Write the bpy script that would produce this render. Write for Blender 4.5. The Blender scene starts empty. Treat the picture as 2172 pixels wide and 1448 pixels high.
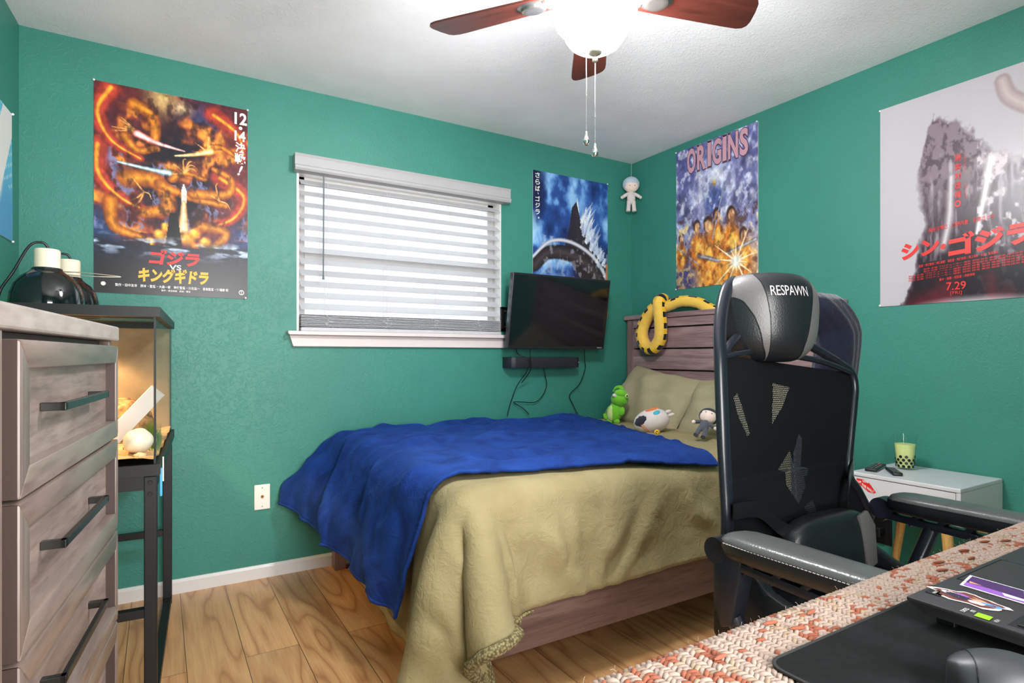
import bpy, bmesh, math, random
import numpy as np
from mathutils import Vector, Matrix, Euler
from mathutils.bvhtree import BVHTree
R = math.radians
random.seed(7)
rng = np.random.default_rng(11)
SC = bpy.context.scene
COL = SC.collection

# ---------------------------------------------------------------- camera
cam_d = bpy.data.cameras.new('camera')
cam = bpy.data.objects.new('camera', cam_d); COL.objects.link(cam)
cam.location = (-2.857, -3.083, 1.09)
cam.rotation_euler = (R(90), 0, -R(31.206))
cam_d.sensor_width = 36.0
cam_d.lens = 1236.0 / 2172 * 36
cam_d.shift_y = (753.1 - 724) / 2172
cam_d.clip_start = 0.02
SC.camera = cam
# ---------------------------------------------------------------- world / exposure
SC.view_settings.view_transform = 'Standard'
SC.view_settings.look = 'None'
SC.view_settings.exposure = 1.88
SC.view_settings.gamma = 1.0
SC.view_settings.use_curve_mapping = False
W = bpy.data.worlds.new('world'); SC.world = W; W.use_nodes = True
W.node_tree.nodes['Background'].inputs['Color'].default_value = (0.90, 0.96, 1.0, 1)
W.node_tree.nodes['Background'].inputs['Strength'].default_value = 0.37

def light(name, kind, loc, energy, color, size=None, rot=None, size_y=None):
    d = bpy.data.lights.new(name, kind); d.energy = energy; d.color = color
    if kind == 'AREA':
        d.size = size
        if size_y: d.shape = 'RECTANGLE'; d.size_y = size_y
    elif size: d.shadow_soft_size = size
    o = bpy.data.objects.new(name, d); COL.objects.link(o); o.location = loc
    if rot: o.rotation_euler = rot
    return o
# daylight coming in through the window, and an added fill lamp behind the unseen doorway
light('window_daylight', 'AREA', (-1.665, 0.22, 1.62), 1.0, (0.86, 0.94, 1.0), 1.15, (R(-90), 0, 0), 0.78)
light('doorway_fill', 'AREA', (-2.3, -3.95, 1.25), 44, (1.0, 0.98, 0.96), 1.3, (R(108), 0, 0), 1.7)

# ---------------------------------------------------------------- helpers
def lin(c):
    return tuple((x / 12.92 if x <= 0.04045 else ((x + 0.055) / 1.055) ** 2.4) for x in c)
def rgb(r, g, b): return lin((r / 255, g / 255, b / 255)) + (1.0,)

def setp(o, label=None, cat=None, group=None, kind=None):
    if label: o['label'] = label
    if cat: o['category'] = cat
    if group: o['group'] = group
    if kind: o['kind'] = kind
    return o
ORG = {}
def thing(name, label, cat, loc, group=None):
    o = bpy.data.objects.new(name, None); COL.objects.link(o)
    o.empty_display_size = 0.05
    o.location = loc; ORG[o.name] = Vector(loc)
    return setp(o, label, cat, group)

def obj(name, bm, mat, parent=None, loc=None, smooth=None, T=None, label=None):
    """link bm (world coordinates) as ONE mesh object under parent"""
    if T is not None: bmesh.ops.transform(bm, matrix=T, verts=bm.verts)
    base = ORG[parent.name] if parent is not None else Vector(loc if loc is not None else (0, 0, 0))
    if base.length > 0: bmesh.ops.translate(bm, vec=-base, verts=bm.verts)
    if smooth is not None:
        bm.normal_update()
        for f in bm.faces: f.smooth = True
        for e in bm.edges:
            if len(e.link_faces) == 2 and e.link_faces[0].normal.length > 0 and e.link_faces[1].normal.length > 0:
                if e.calc_face_angle(0) > R(smooth): e.smooth = False
    me = bpy.data.meshes.new(name); bm.to_mesh(me); bm.free()
    for m in (mat if isinstance(mat, (list, tuple)) else [mat]): me.materials.append(m)
    o = bpy.data.objects.new(name, me); COL.objects.link(o)
    if parent is not None: o.parent = parent; ORG[o.name] = base
    else: o.location = base; ORG[o.name] = base
    if label: o['label'] = label
    return o

def BM(): return bmesh.new()
def box(bm, lo, hi, bev=0.0, seg=2, T=None, mi=0):
    lo = Vector(lo); hi = Vector(hi); c = (lo + hi) / 2; s = hi - lo
    r = bmesh.ops.create_cube(bm, size=1.0)
    vs = r['verts']
    for v in vs: v.co = Vector((v.co.x * s.x, v.co.y * s.y, v.co.z * s.z)) + c
    es = list({e for v in vs for e in v.link_edges}); fs = list({f for v in vs for f in v.link_faces})
    if bev > 0:
        rr = bmesh.ops.bevel(bm, geom=es, offset=bev, segments=seg, profile=0.5, affect='EDGES')
        vs = list({v for f in rr['faces'] for v in f.verts} | {v for v in vs if v.is_valid})
        fs = list({f for v in vs for f in v.link_faces})
    if T is not None: bmesh.ops.transform(bm, matrix=T, verts=[v for v in vs if v.is_valid])
    for f in fs:
        if f.is_valid: f.material_index = mi
    return vs
def ring_frames(pts, closed=False):
    pts = [Vector(p) for p in pts]; n = len(pts); T = []
    for i in range(n):
        a = pts[(i - 1) % n] if (closed or i > 0) else pts[i]
        b = pts[(i + 1) % n] if (closed or i < n - 1) else pts[i]
        t = (b - a); T.append(t.normalized() if t.length > 1e-9 else Vector((0, 0, 1)))
    up = Vector((0, 0, 1)) if abs(T[0].z) < 0.9 else Vector((1, 0, 0))
    N = [(up - T[0] * up.dot(T[0])).normalized()]
    for i in range(1, n):
        v = N[-1] - T[i] * N[-1].dot(T[i]); N.append(v.normalized() if v.length > 1e-6 else N[-1])
    return pts, T, N
def tube(bm, pts, r, n=8, closed=False, mi=0, flat=None):
    pts, T, N = ring_frames(pts, closed)
    rs = r if isinstance(r, (list, tuple)) else [r] * len(pts)
    rings = []
    for p, t, nn, rr in zip(pts, T, N, rs):
        b = t.cross(nn); ring = []
        for k in range(n):
            a = 2 * math.pi * k / n
            ring.append(bm.verts.new(p + nn * math.cos(a) * rr + b * math.sin(a) * rr * (flat or 1)))
        rings.append(ring)
    m = len(rings)
    for i in range(m if closed else m - 1):
        A = rings[i]; B = rings[(i + 1) % m]
        for k in range(n):
            f = bm.faces.new((A[k], A[(k + 1) % n], B[(k + 1) % n], B[k])); f.material_index = mi
    if not closed:
        for ring, rev in ((rings[0], True), (rings[-1], False)):
            f = bm.faces.new(list(reversed(ring)) if rev else ring); f.material_index = mi
    return rings
def lathe(bm, prof, c=(0, 0, 0), n=32, T=None, mi=0):
    c = Vector(c); rings = []; allv = []
    for r, z in prof:
        if r < 1e-6: ring = [bm.verts.new(c + Vector((0, 0, z)))]
        else: ring = [bm.verts.new(c + Vector((r * math.cos(2 * math.pi * k / n), r * math.sin(2 * math.pi * k / n), z))) for k in range(n)]
        rings.append(ring); allv += ring
    for A, B in zip(rings, rings[1:]):
        for k in range(n):
            q = []
            for v in (A[k % len(A)], A[(k + 1) % len(A)], B[(k + 1) % len(B)], B[k % len(B)]):
                if v not in q: q.append(v)
            if len(q) >= 3:
                f = bm.faces.new(q); f.material_index = mi
    if T is not None: bmesh.ops.transform(bm, matrix=T, verts=allv)
    return allv
def prism(bm, poly, fn, d0, d1, mi=0, bev=0):
    """poly 2-D points -> fn(a,b,d) world; extruded from d0 to d1"""
    A = [bm.verts.new(fn(a, b, d0)) for a, b in poly]; B = [bm.verts.new(fn(a, b, d1)) for a, b in poly]
    n = len(poly); fs = [bm.faces.new(A), bm.faces.new(list(reversed(B)))]
    for k in range(n): fs.append(bm.faces.new((A[k], B[k], B[(k + 1) % n], A[(k + 1) % n])))
    for f in fs: f.material_index = mi
    bmesh.ops.recalc_face_normals(bm, faces=fs)
    if bev:
        es = list({e for f in fs for e in f.edges})
        bmesh.ops.bevel(bm, geom=es, offset=bev, segments=2, profile=0.5, affect='EDGES')
def blob(bm, c, r, T=None, u=20, v=12, p=1.0, fn=None, mi=0):
    """ellipsoid (p<1 squarer); fn(unit vector)->radius factor"""
    c = Vector(c); r = Vector(r) if hasattr(r, '__len__') else Vector((r, r, r)); rings = []; allv = []
    sp = lambda x: math.copysign(abs(x) ** p, x)
    for j in range(v + 1):
        th = math.pi * j / v
        ring = []
        for i in range(u if 0 < j < v else 1):
            ph = 2 * math.pi * i / u
            d = Vector((sp(math.sin(th)) * sp(math.cos(ph)), sp(math.sin(th)) * sp(math.sin(ph)), sp(math.cos(th))))
            k = fn(d) if fn else 1.0
            q = Vector((d.x * r.x, d.y * r.y, d.z * r.z)) * k
            if T is not None: q = T @ q
            ring.append(bm.verts.new(c + q))
        rings.append(ring); allv += ring
    for A, B in zip(rings, rings[1:]):
        for k in range(u):
            q = []
            for w in (A[k % len(A)], B[k % len(B)], B[(k + 1) % len(B)], A[(k + 1) % len(A)]):
                if w not in q: q.append(w)
            if len(q) >= 3: f = bm.faces.new(q); f.material_index = mi
    return allv
def smooth_path(pts, sub=8, closed=False):
    P = [Vector(p) for p in pts]; n = len(P); out = []
    for i in range(n if closed else n - 1):
        g = (lambda k: P[k % n]) if closed else (lambda k: P[min(max(k, 0), n - 1)])
        p0, p1, p2, p3 = g(i - 1), g(i), g(i + 1), g(i + 2)
        for s in range(sub):
            t = s / sub
            out.append(0.5 * ((2 * p1) + (p2 - p0) * t + (2 * p0 - 5 * p1 + 4 * p2 - p3) * t * t + (3 * p1 - p0 - 3 * p2 + p3) * t ** 3))
    if not closed: out.append(P[-1])
    return out
def Rz(a): return Matrix.Rotation(a, 4, 'Z')
def about(c, M): c = Vector(c); return Matrix.Translation(c) @ M @ Matrix.Translation(-c)

# ---------------------------------------------------------------- materials
def mat(name, col, rough=0.5, metal=0.0, spec=0.5, **k):
    m = bpy.data.materials.new(name); m.use_nodes = True
    b = m.node_tree.nodes['Principled BSDF']
    b.inputs['Base Color'].default_value = col; b.inputs['Roughness'].default_value = rough
    b.inputs['Metallic'].default_value = metal; b.inputs['Specular IOR Level'].default_value = spec
    for kk, v in k.items(): b.inputs[kk.replace('_', ' ')].default_value = v
    return m
def N(m, t, **k):
    n = m.node_tree.nodes.new(t)
    for a, v in k.items(): setattr(n, a, v)
    return n
def L(m, a, b): m.node_tree.links.new(a, b)
def coords(m, scale=(1, 1, 1), loc=(0, 0, 0), rot=(0, 0, 0)):
    tc = N(m, 'ShaderNodeTexCoord'); mp = N(m, 'ShaderNodeMapping')
    mp.inputs['Scale'].default_value = scale; mp.inputs['Location'].default_value = loc; mp.inputs['Rotation'].default_value = rot
    L(m, tc.outputs['Object'], mp.inputs['Vector']); return mp.outputs['Vector']
def noise(m, vec, scale, detail=3, rough=0.5, dist=0.0):
    n = N(m, 'ShaderNodeTexNoise'); n.inputs['Scale'].default_value = scale; n.inputs['Detail'].default_value = detail
    n.inputs['Roughness'].default_value = rough; n.inputs['Distortion'].default_value = dist
    L(m, vec, n.inputs['Vector']); return n.outputs['Fac']
def ramp(m, fac, stops):
    r = N(m, 'ShaderNodeValToRGB'); e = r.color_ramp.elements
    while len(e) < len(stops): e.new(0.5)
    for el, (p, c) in zip(e, stops): el.position = p; el.color = c
    L(m, fac, r.inputs['Fac']); return r.outputs['Color']
def mixc(m, fac, a, b, mode='MIX'):
    x = N(m, 'ShaderNodeMix', data_type='RGBA', blend_type=mode)
    for s, v in ((0, fac), (6, a), (7, b)):
        if hasattr(v, 'is_linked'): L(m, v, x.inputs[s])
        else: x.inputs[s].default_value = v
    return x.outputs[2]
def bump(m, h, strength=0.3, dist=0.01, prev=None):
    b = N(m, 'ShaderNodeBump'); b.inputs['Strength'].default_value = strength; b.inputs['Distance'].default_value = dist
    L(m, h, b.inputs['Height'])
    if prev is not None: L(m, prev, b.inputs['Normal'])
    p = m.node_tree.nodes['Principled BSDF']; L(m, b.outputs['Normal'], p.inputs['Normal']); return b.outputs['Normal']
def base(m, c): L(m, c, m.node_tree.nodes['Principled BSDF'].inputs['Base Color'])

def wall_paint(name, col, rough, s=0.4, d=0.004):
    m = mat(name, col, rough, spec=0.5)
    v = coords(m)
    a = noise(m, v, 42, 4, 0.6, 1.6); a2 = ramp(m, a, [(0.50, (0, 0, 0, 1)), (0.62, (1, 1, 1, 1))])
    b = noise(m, v, 150, 2, 0.5)
    n1 = bump(m, a2, 0.35 * s, d); bump(m, b, 0.25 * s, 0.002, n1)
    c = noise(m, v, 2.2, 3)
    base(m, mixc(m, ramp(m, c, [(0.3, (0, 0, 0, 1)), (0.7, (1, 1, 1, 1))]), tuple(x * 0.93 for x in col[:3]) + (1,), tuple(min(1, x * 1.05) for x in col[:3]) + (1,)))
    return m
M = {}
M['green'] = wall_paint('green_wall_paint', rgb(54, 130, 115), 0.46, 0.6, 0.004)
M['ceiling'] = wall_paint('ceiling_paint', rgb(238, 238, 241), 0.9, 0.8, 0.005)
M['white'] = mat('white_trim_paint', rgb(218, 214, 211), 0.35)
M['cream'] = mat('warm_white_trim_paint', rgb(222, 208, 205), 0.35)

def wood(name, stops, axis, rough=0.5, sc=1.0, bstr=0.15, fine=True):
    """axis = grain direction 0/1/2"""
    m = mat(name, (0.5, 0.5, 0.5, 1), rough)
    s = [9.0 * sc] * 3; s[axis] = 0.9 * sc
    v = coords(m, s)
    a = noise(m, v, 1.6, 5, 0.62, 1.2)
    s2 = [60.0 * sc] * 3; s2[axis] = 3.0 * sc
    v2 = coords(m, s2); b = noise(m, v2, 2.0, 4, 0.6)
    c1 = ramp(m, a, stops)
    dk = ramp(m, b, [(0.30, (0.55, 0.53, 0.52, 1)), (0.52, (1, 1, 1, 1))])
    base(m, mixc(m, 0.75, c1, dk, 'MULTIPLY'))
    bump(m, b, bstr, 0.002)
    return m
bedst = [(0.25, rgb(104, 78, 76)), (0.5, rgb(136, 106, 104)), (0.75, rgb(166, 136, 132))]
M['bed_x'] = wood('bed_wood_lengthwise_shaded', [(0.25, rgb(86, 64, 60)), (0.5, rgb(108, 82, 77)), (0.75, rgb(132, 106, 99))], 0, 0.5)  # shade on the side rails put into a darker copy of the wood
M['bed_y'] = wood('bed_wood_crosswise_lit', [(0.25, rgb(118, 92, 92)), (0.5, rgb(152, 122, 124)), (0.75, rgb(182, 152, 154))], 1, 0.5)  # brighter light on the headboard put into a lighter copy of the wood
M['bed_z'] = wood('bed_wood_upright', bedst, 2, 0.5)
M['foot'] = wood('footboard_warm_lit_wood', [(0.25, rgb(150, 84, 52)), (0.5, rgb(186, 108, 68)), (0.75, rgb(206, 128, 84))], 1, 0.45)  # warm light falling on the footboard is put into its colour
drst = [(0.25, rgb(104, 88, 83)), (0.5, rgb(134, 117, 110)), (0.75, rgb(162, 146, 138))]
M['dr_y'] = wood('dresser_wood_horizontal', drst, 1, 0.42, 0.9, 0.2)
M['dr_z'] = wood('dresser_wood_vertical', [(0.25, rgb(98, 84, 78)), (0.5, rgb(118, 103, 96)), (0.75, rgb(138, 123, 115))], 2, 0.35, 0.8, 0.1)
M['dr_frame'] = wood('dresser_frame_wood', [(0.25, rgb(102, 87, 80)), (0.5, rgb(122, 107, 99)), (0.75, rgb(142, 127, 118))], 1, 0.28, 0.5, 0.08)
M['dr_top'] = mat('dresser_top_stone', rgb(196, 190, 184), 0.4)
vv = coords(M['dr_top'], (30, 8, 30)); base(M['dr_top'], ramp(M['dr_top'], noise(M['dr_top'], vv, 2, 4), [(0.3, rgb(140, 128, 121)), (0.7, rgb(164, 153, 146))]))
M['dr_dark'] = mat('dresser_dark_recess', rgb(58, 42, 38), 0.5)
M['fanwood'] = wood('fan_blade_mahogany', [(0.25, rgb(50, 20, 16)), (0.5, rgb(76, 34, 27)), (0.75, rgb(100, 50, 40))], 0, 0.32, 1.2, 0.03)
M['legwood'] = wood('pale_leg_wood', [(0.25, rgb(200, 148, 78)), (0.5, rgb(220, 172, 100)), (0.75, rgb(232, 190, 122))], 2, 0.5)
M['nickel'] = mat('brushed_nickel', rgb(150, 146, 142), 0.25, 0.9)
M['bronze'] = mat('lamp_cap_nickel', rgb(126, 124, 112), 0.35, 0.7)
M['chrome'] = mat('chain_chrome', rgb(225, 225, 225), 0.15, 1.0)
M['black'] = mat('black_plastic', rgb(20, 20, 24), 0.35)
M['blackmetal'] = mat('black_painted_metal', rgb(9, 9, 11), 0.45, 0.0)
M['gunmetal'] = mat('gunmetal_handle', rgb(58, 58, 56), 0.3, 0.7)
M['screen'] = mat('tv_screen_glass', rgb(12, 14, 20), 0.09, 0.0, 0.6)
M['bezel'] = mat('tv_bezel', rgb(26, 28, 34), 0.3)
M['soundbar'] = mat('soundbar_black', rgb(28, 30, 40), 0.55)
M['plastic_w'] = mat('white_plastic', rgb(236, 232, 224), 0.4)
M['ceramic'] = mat('cream_ceramic', rgb(240, 226, 200), 0.5)
M['dome'] = mat('black_glossy_dome', rgb(12, 14, 16), 0.08, 0.0, 0.8)
M['cord'] = mat('cord_black', rgb(14, 14, 16), 0.35)
M['steel'] = mat('steel_wire', rgb(190, 185, 170), 0.3, 0.9)
M['red'] = mat('glossy_red', rgb(206, 20, 48), 0.3)
M['pink'] = mat('pink_plastic', rgb(220, 60, 90), 0.3)
M['blue_clip'] = mat('light_blue_plastic', rgb(70, 170, 220), 0.35)
M['nswhite'] = mat('nightstand_white_lacquer', rgb(206, 205, 208), 0.35)
M['line'] = mat('dark_gap', rgb(50, 48, 48), 0.7)

m = M['floor'] = mat('oak_plank_floor', (0.4, 0.25, 0.12, 1), 0.33)
v = coords(m, (1, 1, 1), (0, 0, 0), (0, 0, R(90)))
bk = N(m, 'ShaderNodeTexBrick'); bk.offset = 0.37; bk.inputs['Scale'].default_value = 1.0
bk.inputs['Brick Width'].default_value = 1.25; bk.inputs['Row Height'].default_value = 0.185; bk.inputs['Mortar Size'].default_value = 0.0012
bk.inputs['Color1'].default_value = (0, 0, 0, 1); bk.inputs['Color2'].default_value = (1, 1, 1, 1); bk.inputs['Mortar'].default_value = (0.5, 0.5, 0.5, 1)
L(m, v, bk.inputs['Vector'])
tc = N(m, 'ShaderNodeTexCoord'); mp = N(m, 'ShaderNodeMapping'); mp.inputs['Scale'].default_value = (7.0, 1.0, 1.0)
off = N(m, 'ShaderNodeVectorMath', operation='MULTIPLY_ADD'); off.inputs[1].default_value = (3.7, 5.1, 9.3)
L(m, bk.outputs['Color'], off.inputs[0]); L(m, tc.outputs['Object'], off.inputs[2]); L(m, off.outputs[0], mp.inputs['Vector'])
nz = noise(m, mp.outputs['Vector'], 1.1, 1.5, 0.4)
mu = N(m, 'ShaderNodeMath', operation='MULTIPLY'); mu.inputs[1].default_value = 7.0; L(m, nz, mu.inputs[0])
fr = N(m, 'ShaderNodeMath', operation='PINGPONG'); fr.inputs[1].default_value = 0.5; L(m, mu.outputs[0], fr.inputs[0])
g1 = ramp(m, fr.outputs[0], [(0.0, rgb(176, 124, 78)), (0.14, rgb(204, 152, 102)), (0.5, rgb(216, 168, 116))])
mp2 = N(m, 'ShaderNodeMapping'); mp2.inputs['Scale'].default_value = (90.0, 4.0, 1.0); L(m, off.outputs[0], mp2.inputs['Vector'])
g2 = ramp(m, noise(m, mp2.outputs['Vector'], 1.5, 3), [(0.3, (0.70, 0.68, 0.66, 1)), (0.6, (1, 1, 1, 1))])
tint = ramp(m, bk.outputs['Color'], [(0.0, (0.86, 0.84, 0.80, 1)), (1.0, (1.06, 1.03, 1.0, 1))])
c = mixc(m, 0.5, g1, g2, 'MULTIPLY'); c = mixc(m, 1.0, c, tint, 'MULTIPLY')
c = mixc(m, bk.outputs['Fac'], c, rgb(74, 48, 28)); base(m, c)
bump(m, bk.outputs['Fac'], -0.25, 0.002)

def cloth_mat(name, col, col2, rough=0.9, sheen=0.0, bs=40, bstr=0.35, stint=None, wr=6.0):
    m = mat(name, col, rough, spec=0.2)
    p = m.node_tree.nodes['Principled BSDF']
    p.inputs['Sheen Weight'].default_value = sheen; p.inputs['Sheen Roughness'].default_value = 0.4
    if stint: p.inputs['Sheen Tint'].default_value = stint
    v = coords(m); a = noise(m, v, wr, 4, 0.6, 1.5); b = noise(m, v, bs * 8, 2)
    base(m, mixc(m, ramp(m, a, [(0.3, (0, 0, 0, 1)), (0.7, (1, 1, 1, 1))]), col, col2))
    n1 = bump(m, noise(m, v, bs, 4, 0.6, 2.0), bstr, 0.01); bump(m, b, 0.15, 0.002, n1)
    return m
M['comforter'] = cloth_mat('olive_cotton', rgb(144, 131, 94), rgb(156, 143, 106), 0.85, 0.05, 22, 0.5, wr=3)
M['pillow'] = cloth_mat('olive_pillow_cotton', rgb(160, 149, 118), rgb(170, 159, 128), 0.85, 0.05, 14, 0.25, wr=3)
M['blanket'] = cloth_mat('navy_fleece', rgb(12, 36, 96), rgb(24, 62, 138), 0.8, 0.3, 14, 0.55, rgb(60, 110, 210), 5.0)
m = M['sherpa'] = mat('olive_sherpa', rgb(128, 116, 82), 0.95)
v = coords(m); vo = N(m, 'ShaderNodeTexVoronoi'); vo.inputs['Scale'].default_value = 130; L(m, v, vo.inputs['Vector'])
base(m, ramp(m, vo.outputs['Distance'], [(0.0, rgb(176, 162, 116)), (0.7, rgb(88, 78, 50))])); bump(m, vo.outputs['Distance'], -1.0, 0.01)
m = M['navy_sherpa'] = mat('navy_sherpa', rgb(16, 30, 70), 0.95)
v = coords(m); vo = N(m, 'ShaderNodeTexVoronoi'); vo.inputs['Scale'].default_value = 150; L(m, v, vo.inputs['Vector'])
base(m, ramp(m, vo.outputs['Distance'], [(0.0, rgb(36, 58, 112)), (0.7, rgb(8, 16, 44))])); bump(m, vo.outputs['Distance'], -1.0, 0.008)
M['mattress'] = mat('mattress_white', rgb(205, 200, 195), 0.9)
M['hoodie'] = cloth_mat('dark_navy_hoodie', rgb(26, 28, 44), rgb(34, 37, 56), 0.9, 0.3, 20, 0.3)
def leather(name, col, rough=0.38, s=260):
    m = mat(name, col, rough, spec=0.5); v = coords(m)
    vo = N(m, 'ShaderNodeTexVoronoi'); vo.inputs['Scale'].default_value = s; L(m, v, vo.inputs['Vector'])
    bump(m, vo.outputs['Distance'], 0.25, 0.001); return m
M['leather'] = leather('black_leatherette', rgb(24, 26, 30), 0.36)
M['leather_grey'] = leather('grey_leatherette', rgb(98, 94, 94), 0.42)
M['chairplastic'] = mat('chair_frame_plastic', rgb(26, 29, 38), 0.28)
m = M['meshfab'] = mat('black_chair_mesh', rgb(10, 11, 16), 0.8, spec=0.2)
v = coords(m, (420, 420, 420)); ck = N(m, 'ShaderNodeTexWave'); ck.inputs['Scale'].default_value = 1.0; L(m, v, ck.inputs['Vector']); bump(m, ck.outputs['Fac'], 0.2, 0.001)
m = M['meshopen'] = mat('see_through_chair_mesh', rgb(40, 40, 46), 0.5)
v = coords(m, (150, 1, 190)); ch = N(m, 'ShaderNodeTexBrick'); ch.inputs['Scale'].default_value = 1.0; ch.inputs['Brick Width'].default_value = 1.0; ch.inputs['Row Height'].default_value = 1.0; ch.inputs['Mortar Size'].default_value = 0.26
sw = N(m, 'ShaderNodeSeparateXYZ'); cb = N(m, 'ShaderNodeCombineXYZ'); L(m, v, sw.inputs[0]); L(m, sw.outputs[0], cb.inputs[0]); L(m, sw.outputs[2], cb.inputs[1]); L(m, cb.outputs[0], ch.inputs['Vector'])
L(m, ch.outputs['Fac'], m.node_tree.nodes['Principled BSDF'].inputs['Alpha'])

def glassy(name, tint, gloss=0.12, rough=0.02):
    m = bpy.data.materials.new(name); m.use_nodes = True; nt = m.node_tree; nt.nodes.clear()
    out = N(m, 'ShaderNodeOutputMaterial'); tr = N(m, 'ShaderNodeBsdfTransparent'); gl = N(m, 'ShaderNodeBsdfGlossy'); mx = N(m, 'ShaderNodeMixShader')
    tr.inputs['Color'].default_value = tint; gl.inputs['Roughness'].default_value = rough
    fz = N(m, 'ShaderNodeFresnel'); fz.inputs['IOR'].default_value = 1.45
    ge = N(m, 'ShaderNodeNewGeometry'); iv = N(m, 'ShaderNodeMath', operation='SUBTRACT'); iv.inputs[0].default_value = 1.0; L(m, ge.outputs['Backfacing'], iv.inputs[1]); ml = N(m, 'ShaderNodeMath', operation='MULTIPLY'); L(m, fz.outputs[0], ml.inputs[0]); L(m, iv.outputs[0], ml.inputs[1]); cl_ = N(m, 'ShaderNodeMath', operation='MINIMUM'); cl_.inputs[1].default_value = 0.45; L(m, ml.outputs[0], cl_.inputs[0])
    L(m, cl_.outputs[0], mx.inputs['Fac']); L(m, tr.outputs[0], mx.inputs[1]); L(m, gl.outputs[0], mx.inputs[2]); L(m, mx.outputs[0], out.inputs['Surface'])
    return m
M['glass'] = glassy('clear_glass', (0.97, 0.99, 0.98, 1))
M['window_glass'] = glassy('window_glass', (0.97, 0.99, 1.0, 1))
# translucent faux-wood slats
m = M['slat'] = mat('white_blind_slat', rgb(196, 195, 198), 0.45)
nt = m.node_tree; p = nt.nodes['Principled BSDF']; out = [n for n in nt.nodes if n.type == 'OUTPUT_MATERIAL'][0]
tl = N(m, 'ShaderNodeBsdfTranslucent'); tl.inputs['Color'].default_value = rgb(236, 238, 240); mx = N(m, 'ShaderNodeMixShader'); mx.inputs['Fac'].default_value = 0.07
L(m, p.outputs[0], mx.inputs[1]); L(m, tl.outputs[0], mx.inputs[2]); L(m, mx.outputs[0], out.inputs['Surface'])
m = M['globe'] = mat('lit_frosted_glass', (1, 1, 1, 1), 0.3)
p = m.node_tree.nodes['Principled BSDF']; p.inputs['Emission Color'].default_value = (0.98, 0.98, 1.0, 1); p.inputs['Emission Strength'].default_value = 41.0

# ---------------------------------------------------------------- lettering
def text_bm(s, bold=0.0, shear=0.0, spacing=1.0, vertical=False, font_lines=1.0):
    cu = bpy.data.curves.new('lettering', 'FONT'); cu.body = '\n'.join(s) if vertical else s
    cu.offset = bold; cu.shear = shear; cu.space_character = spacing; cu.space_line = font_lines
    cu.align_x = 'CENTER' if vertical else 'LEFT'; cu.resolution_u = 3
    o = bpy.data.objects.new('lettering', cu); COL.objects.link(o)
    dg = bpy.context.evaluated_depsgraph_get(); dg.update()
    me = bpy.data.meshes.new_from_object(o.evaluated_get(dg))
    bm = BM(); bm.from_mesh(me); bpy.data.meshes.remove(me); bpy.data.objects.remove(o); bpy.data.curves.remove(cu)
    return bm
def lettering(name, s, mat_, parent, fn, u0, u1, v0, v1, **k):
    """fit text in the box u0..u1 x v0..v1 (v upward) of surface fn(u,v)->world"""
    bm = text_bm(s, **k)
    if not bm.verts: return None
    xs = [v.co.x for v in bm.verts]; ys = [v.co.y for v in bm.verts]
    a, b, c, d = min(xs), max(xs), min(ys), max(ys)
    for v in bm.verts:
        v.co = fn(u0 + (v.co.x - a) / max(b - a, 1e-6) * (u1 - u0), v0 + (v.co.y - c) / max(d - c, 1e-6) * (v1 - v0))
    return obj(name, bm, mat_, parent)
INK = {n: mat('ink_' + n, c, 0.4) for n, c in dict(white=rgb(236, 232, 230), red=rgb(222, 40, 38), yellow=rgb(246, 184, 40), black=rgb(20, 20, 24), pink=rgb(206, 156, 168), plum=rgb(92, 62, 92), silver=rgb(205, 195, 198), green=rgb(140, 200, 20)).items()}

# ================================================================= SETTING
def setting(name, bm, mat_, smooth=None):
    o = obj(name, bm, mat_, smooth=smooth); o['kind'] = 'structure'; return o
CH = 2.44; YB = -3.56
WL = Vector((-3.347, 0, 0)); wdir = Vector((-math.sin(R(3.4)), -math.cos(R(3.4)), 0))   # left wall is very slightly out of square
wend = WL + wdir * (3.56 / math.cos(R(3.4)))
bm = BM(); box(bm, (-3.75, YB - 1.6, -0.08), (0.1, 0.12, 0)); setting('floor', bm, M['floor'])
bm = BM(); box(bm, (-3.75, YB - 1.6, CH), (0.1, 0.12, CH + 0.08)); setting('ceiling', bm, M['ceiling'])
WX0, WX1, WZ0, WZ1 = -2.262, -1.066, 1.205, 2.03
bm = BM()
for lo, hi in (((-3.6, 0, 0), (WX0, 0.12, CH)), ((WX1, 0, 0), (0.1, 0.12, CH)), ((WX0, 0, 0), (WX1, 0.12, WZ0)), ((WX0, 0, WZ1), (WX1, 0.12, CH))): box(bm, lo, hi)
setting('wall_back', bm, M['green'])
bm = BM(); box(bm, (0, YB, 0), (0.1, 0, CH)); setting('wall_right', bm, M['green'])
bm = BM(); n = Vector((wdir.y, -wdir.x, 0)) * 0.1
prism(bm, [(WL.x, 0), (wend.x, wend.y), (wend.x + n.x, wend.y + n.y), (WL.x + n.x, n.y)], lambda a, b, d: Vector((a, b, d)), 0, CH); setting('wall_left', bm, M['green'])
DX0, DX1 = -2.75, -1.95  # unseen doorway, added so that fill light can enter
bm = BM(); box(bm, (-3.75, YB - 0.1, 0), (DX0, YB, CH)); box(bm, (DX1, YB - 0.1, 0), (0.1, YB, CH)); box(bm, (DX0, YB - 0.1, 2.05), (DX1, YB, CH)); setting('wall_front', bm, M['green'])
# casing of the added doorway behind the camera
bm = BM(); box(bm, (DX0 - 0.06, YB, 0), (DX0, YB + 0.015, 2.11), 0.003); box(bm, (DX1, YB, 0), (DX1 + 0.06, YB + 0.015, 2.11), 0.003); box(bm, (DX0, YB, 2.05), (DX1, YB + 0.015, 2.11), 0.003)
setting('trim_1', bm, M['white'])
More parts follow.
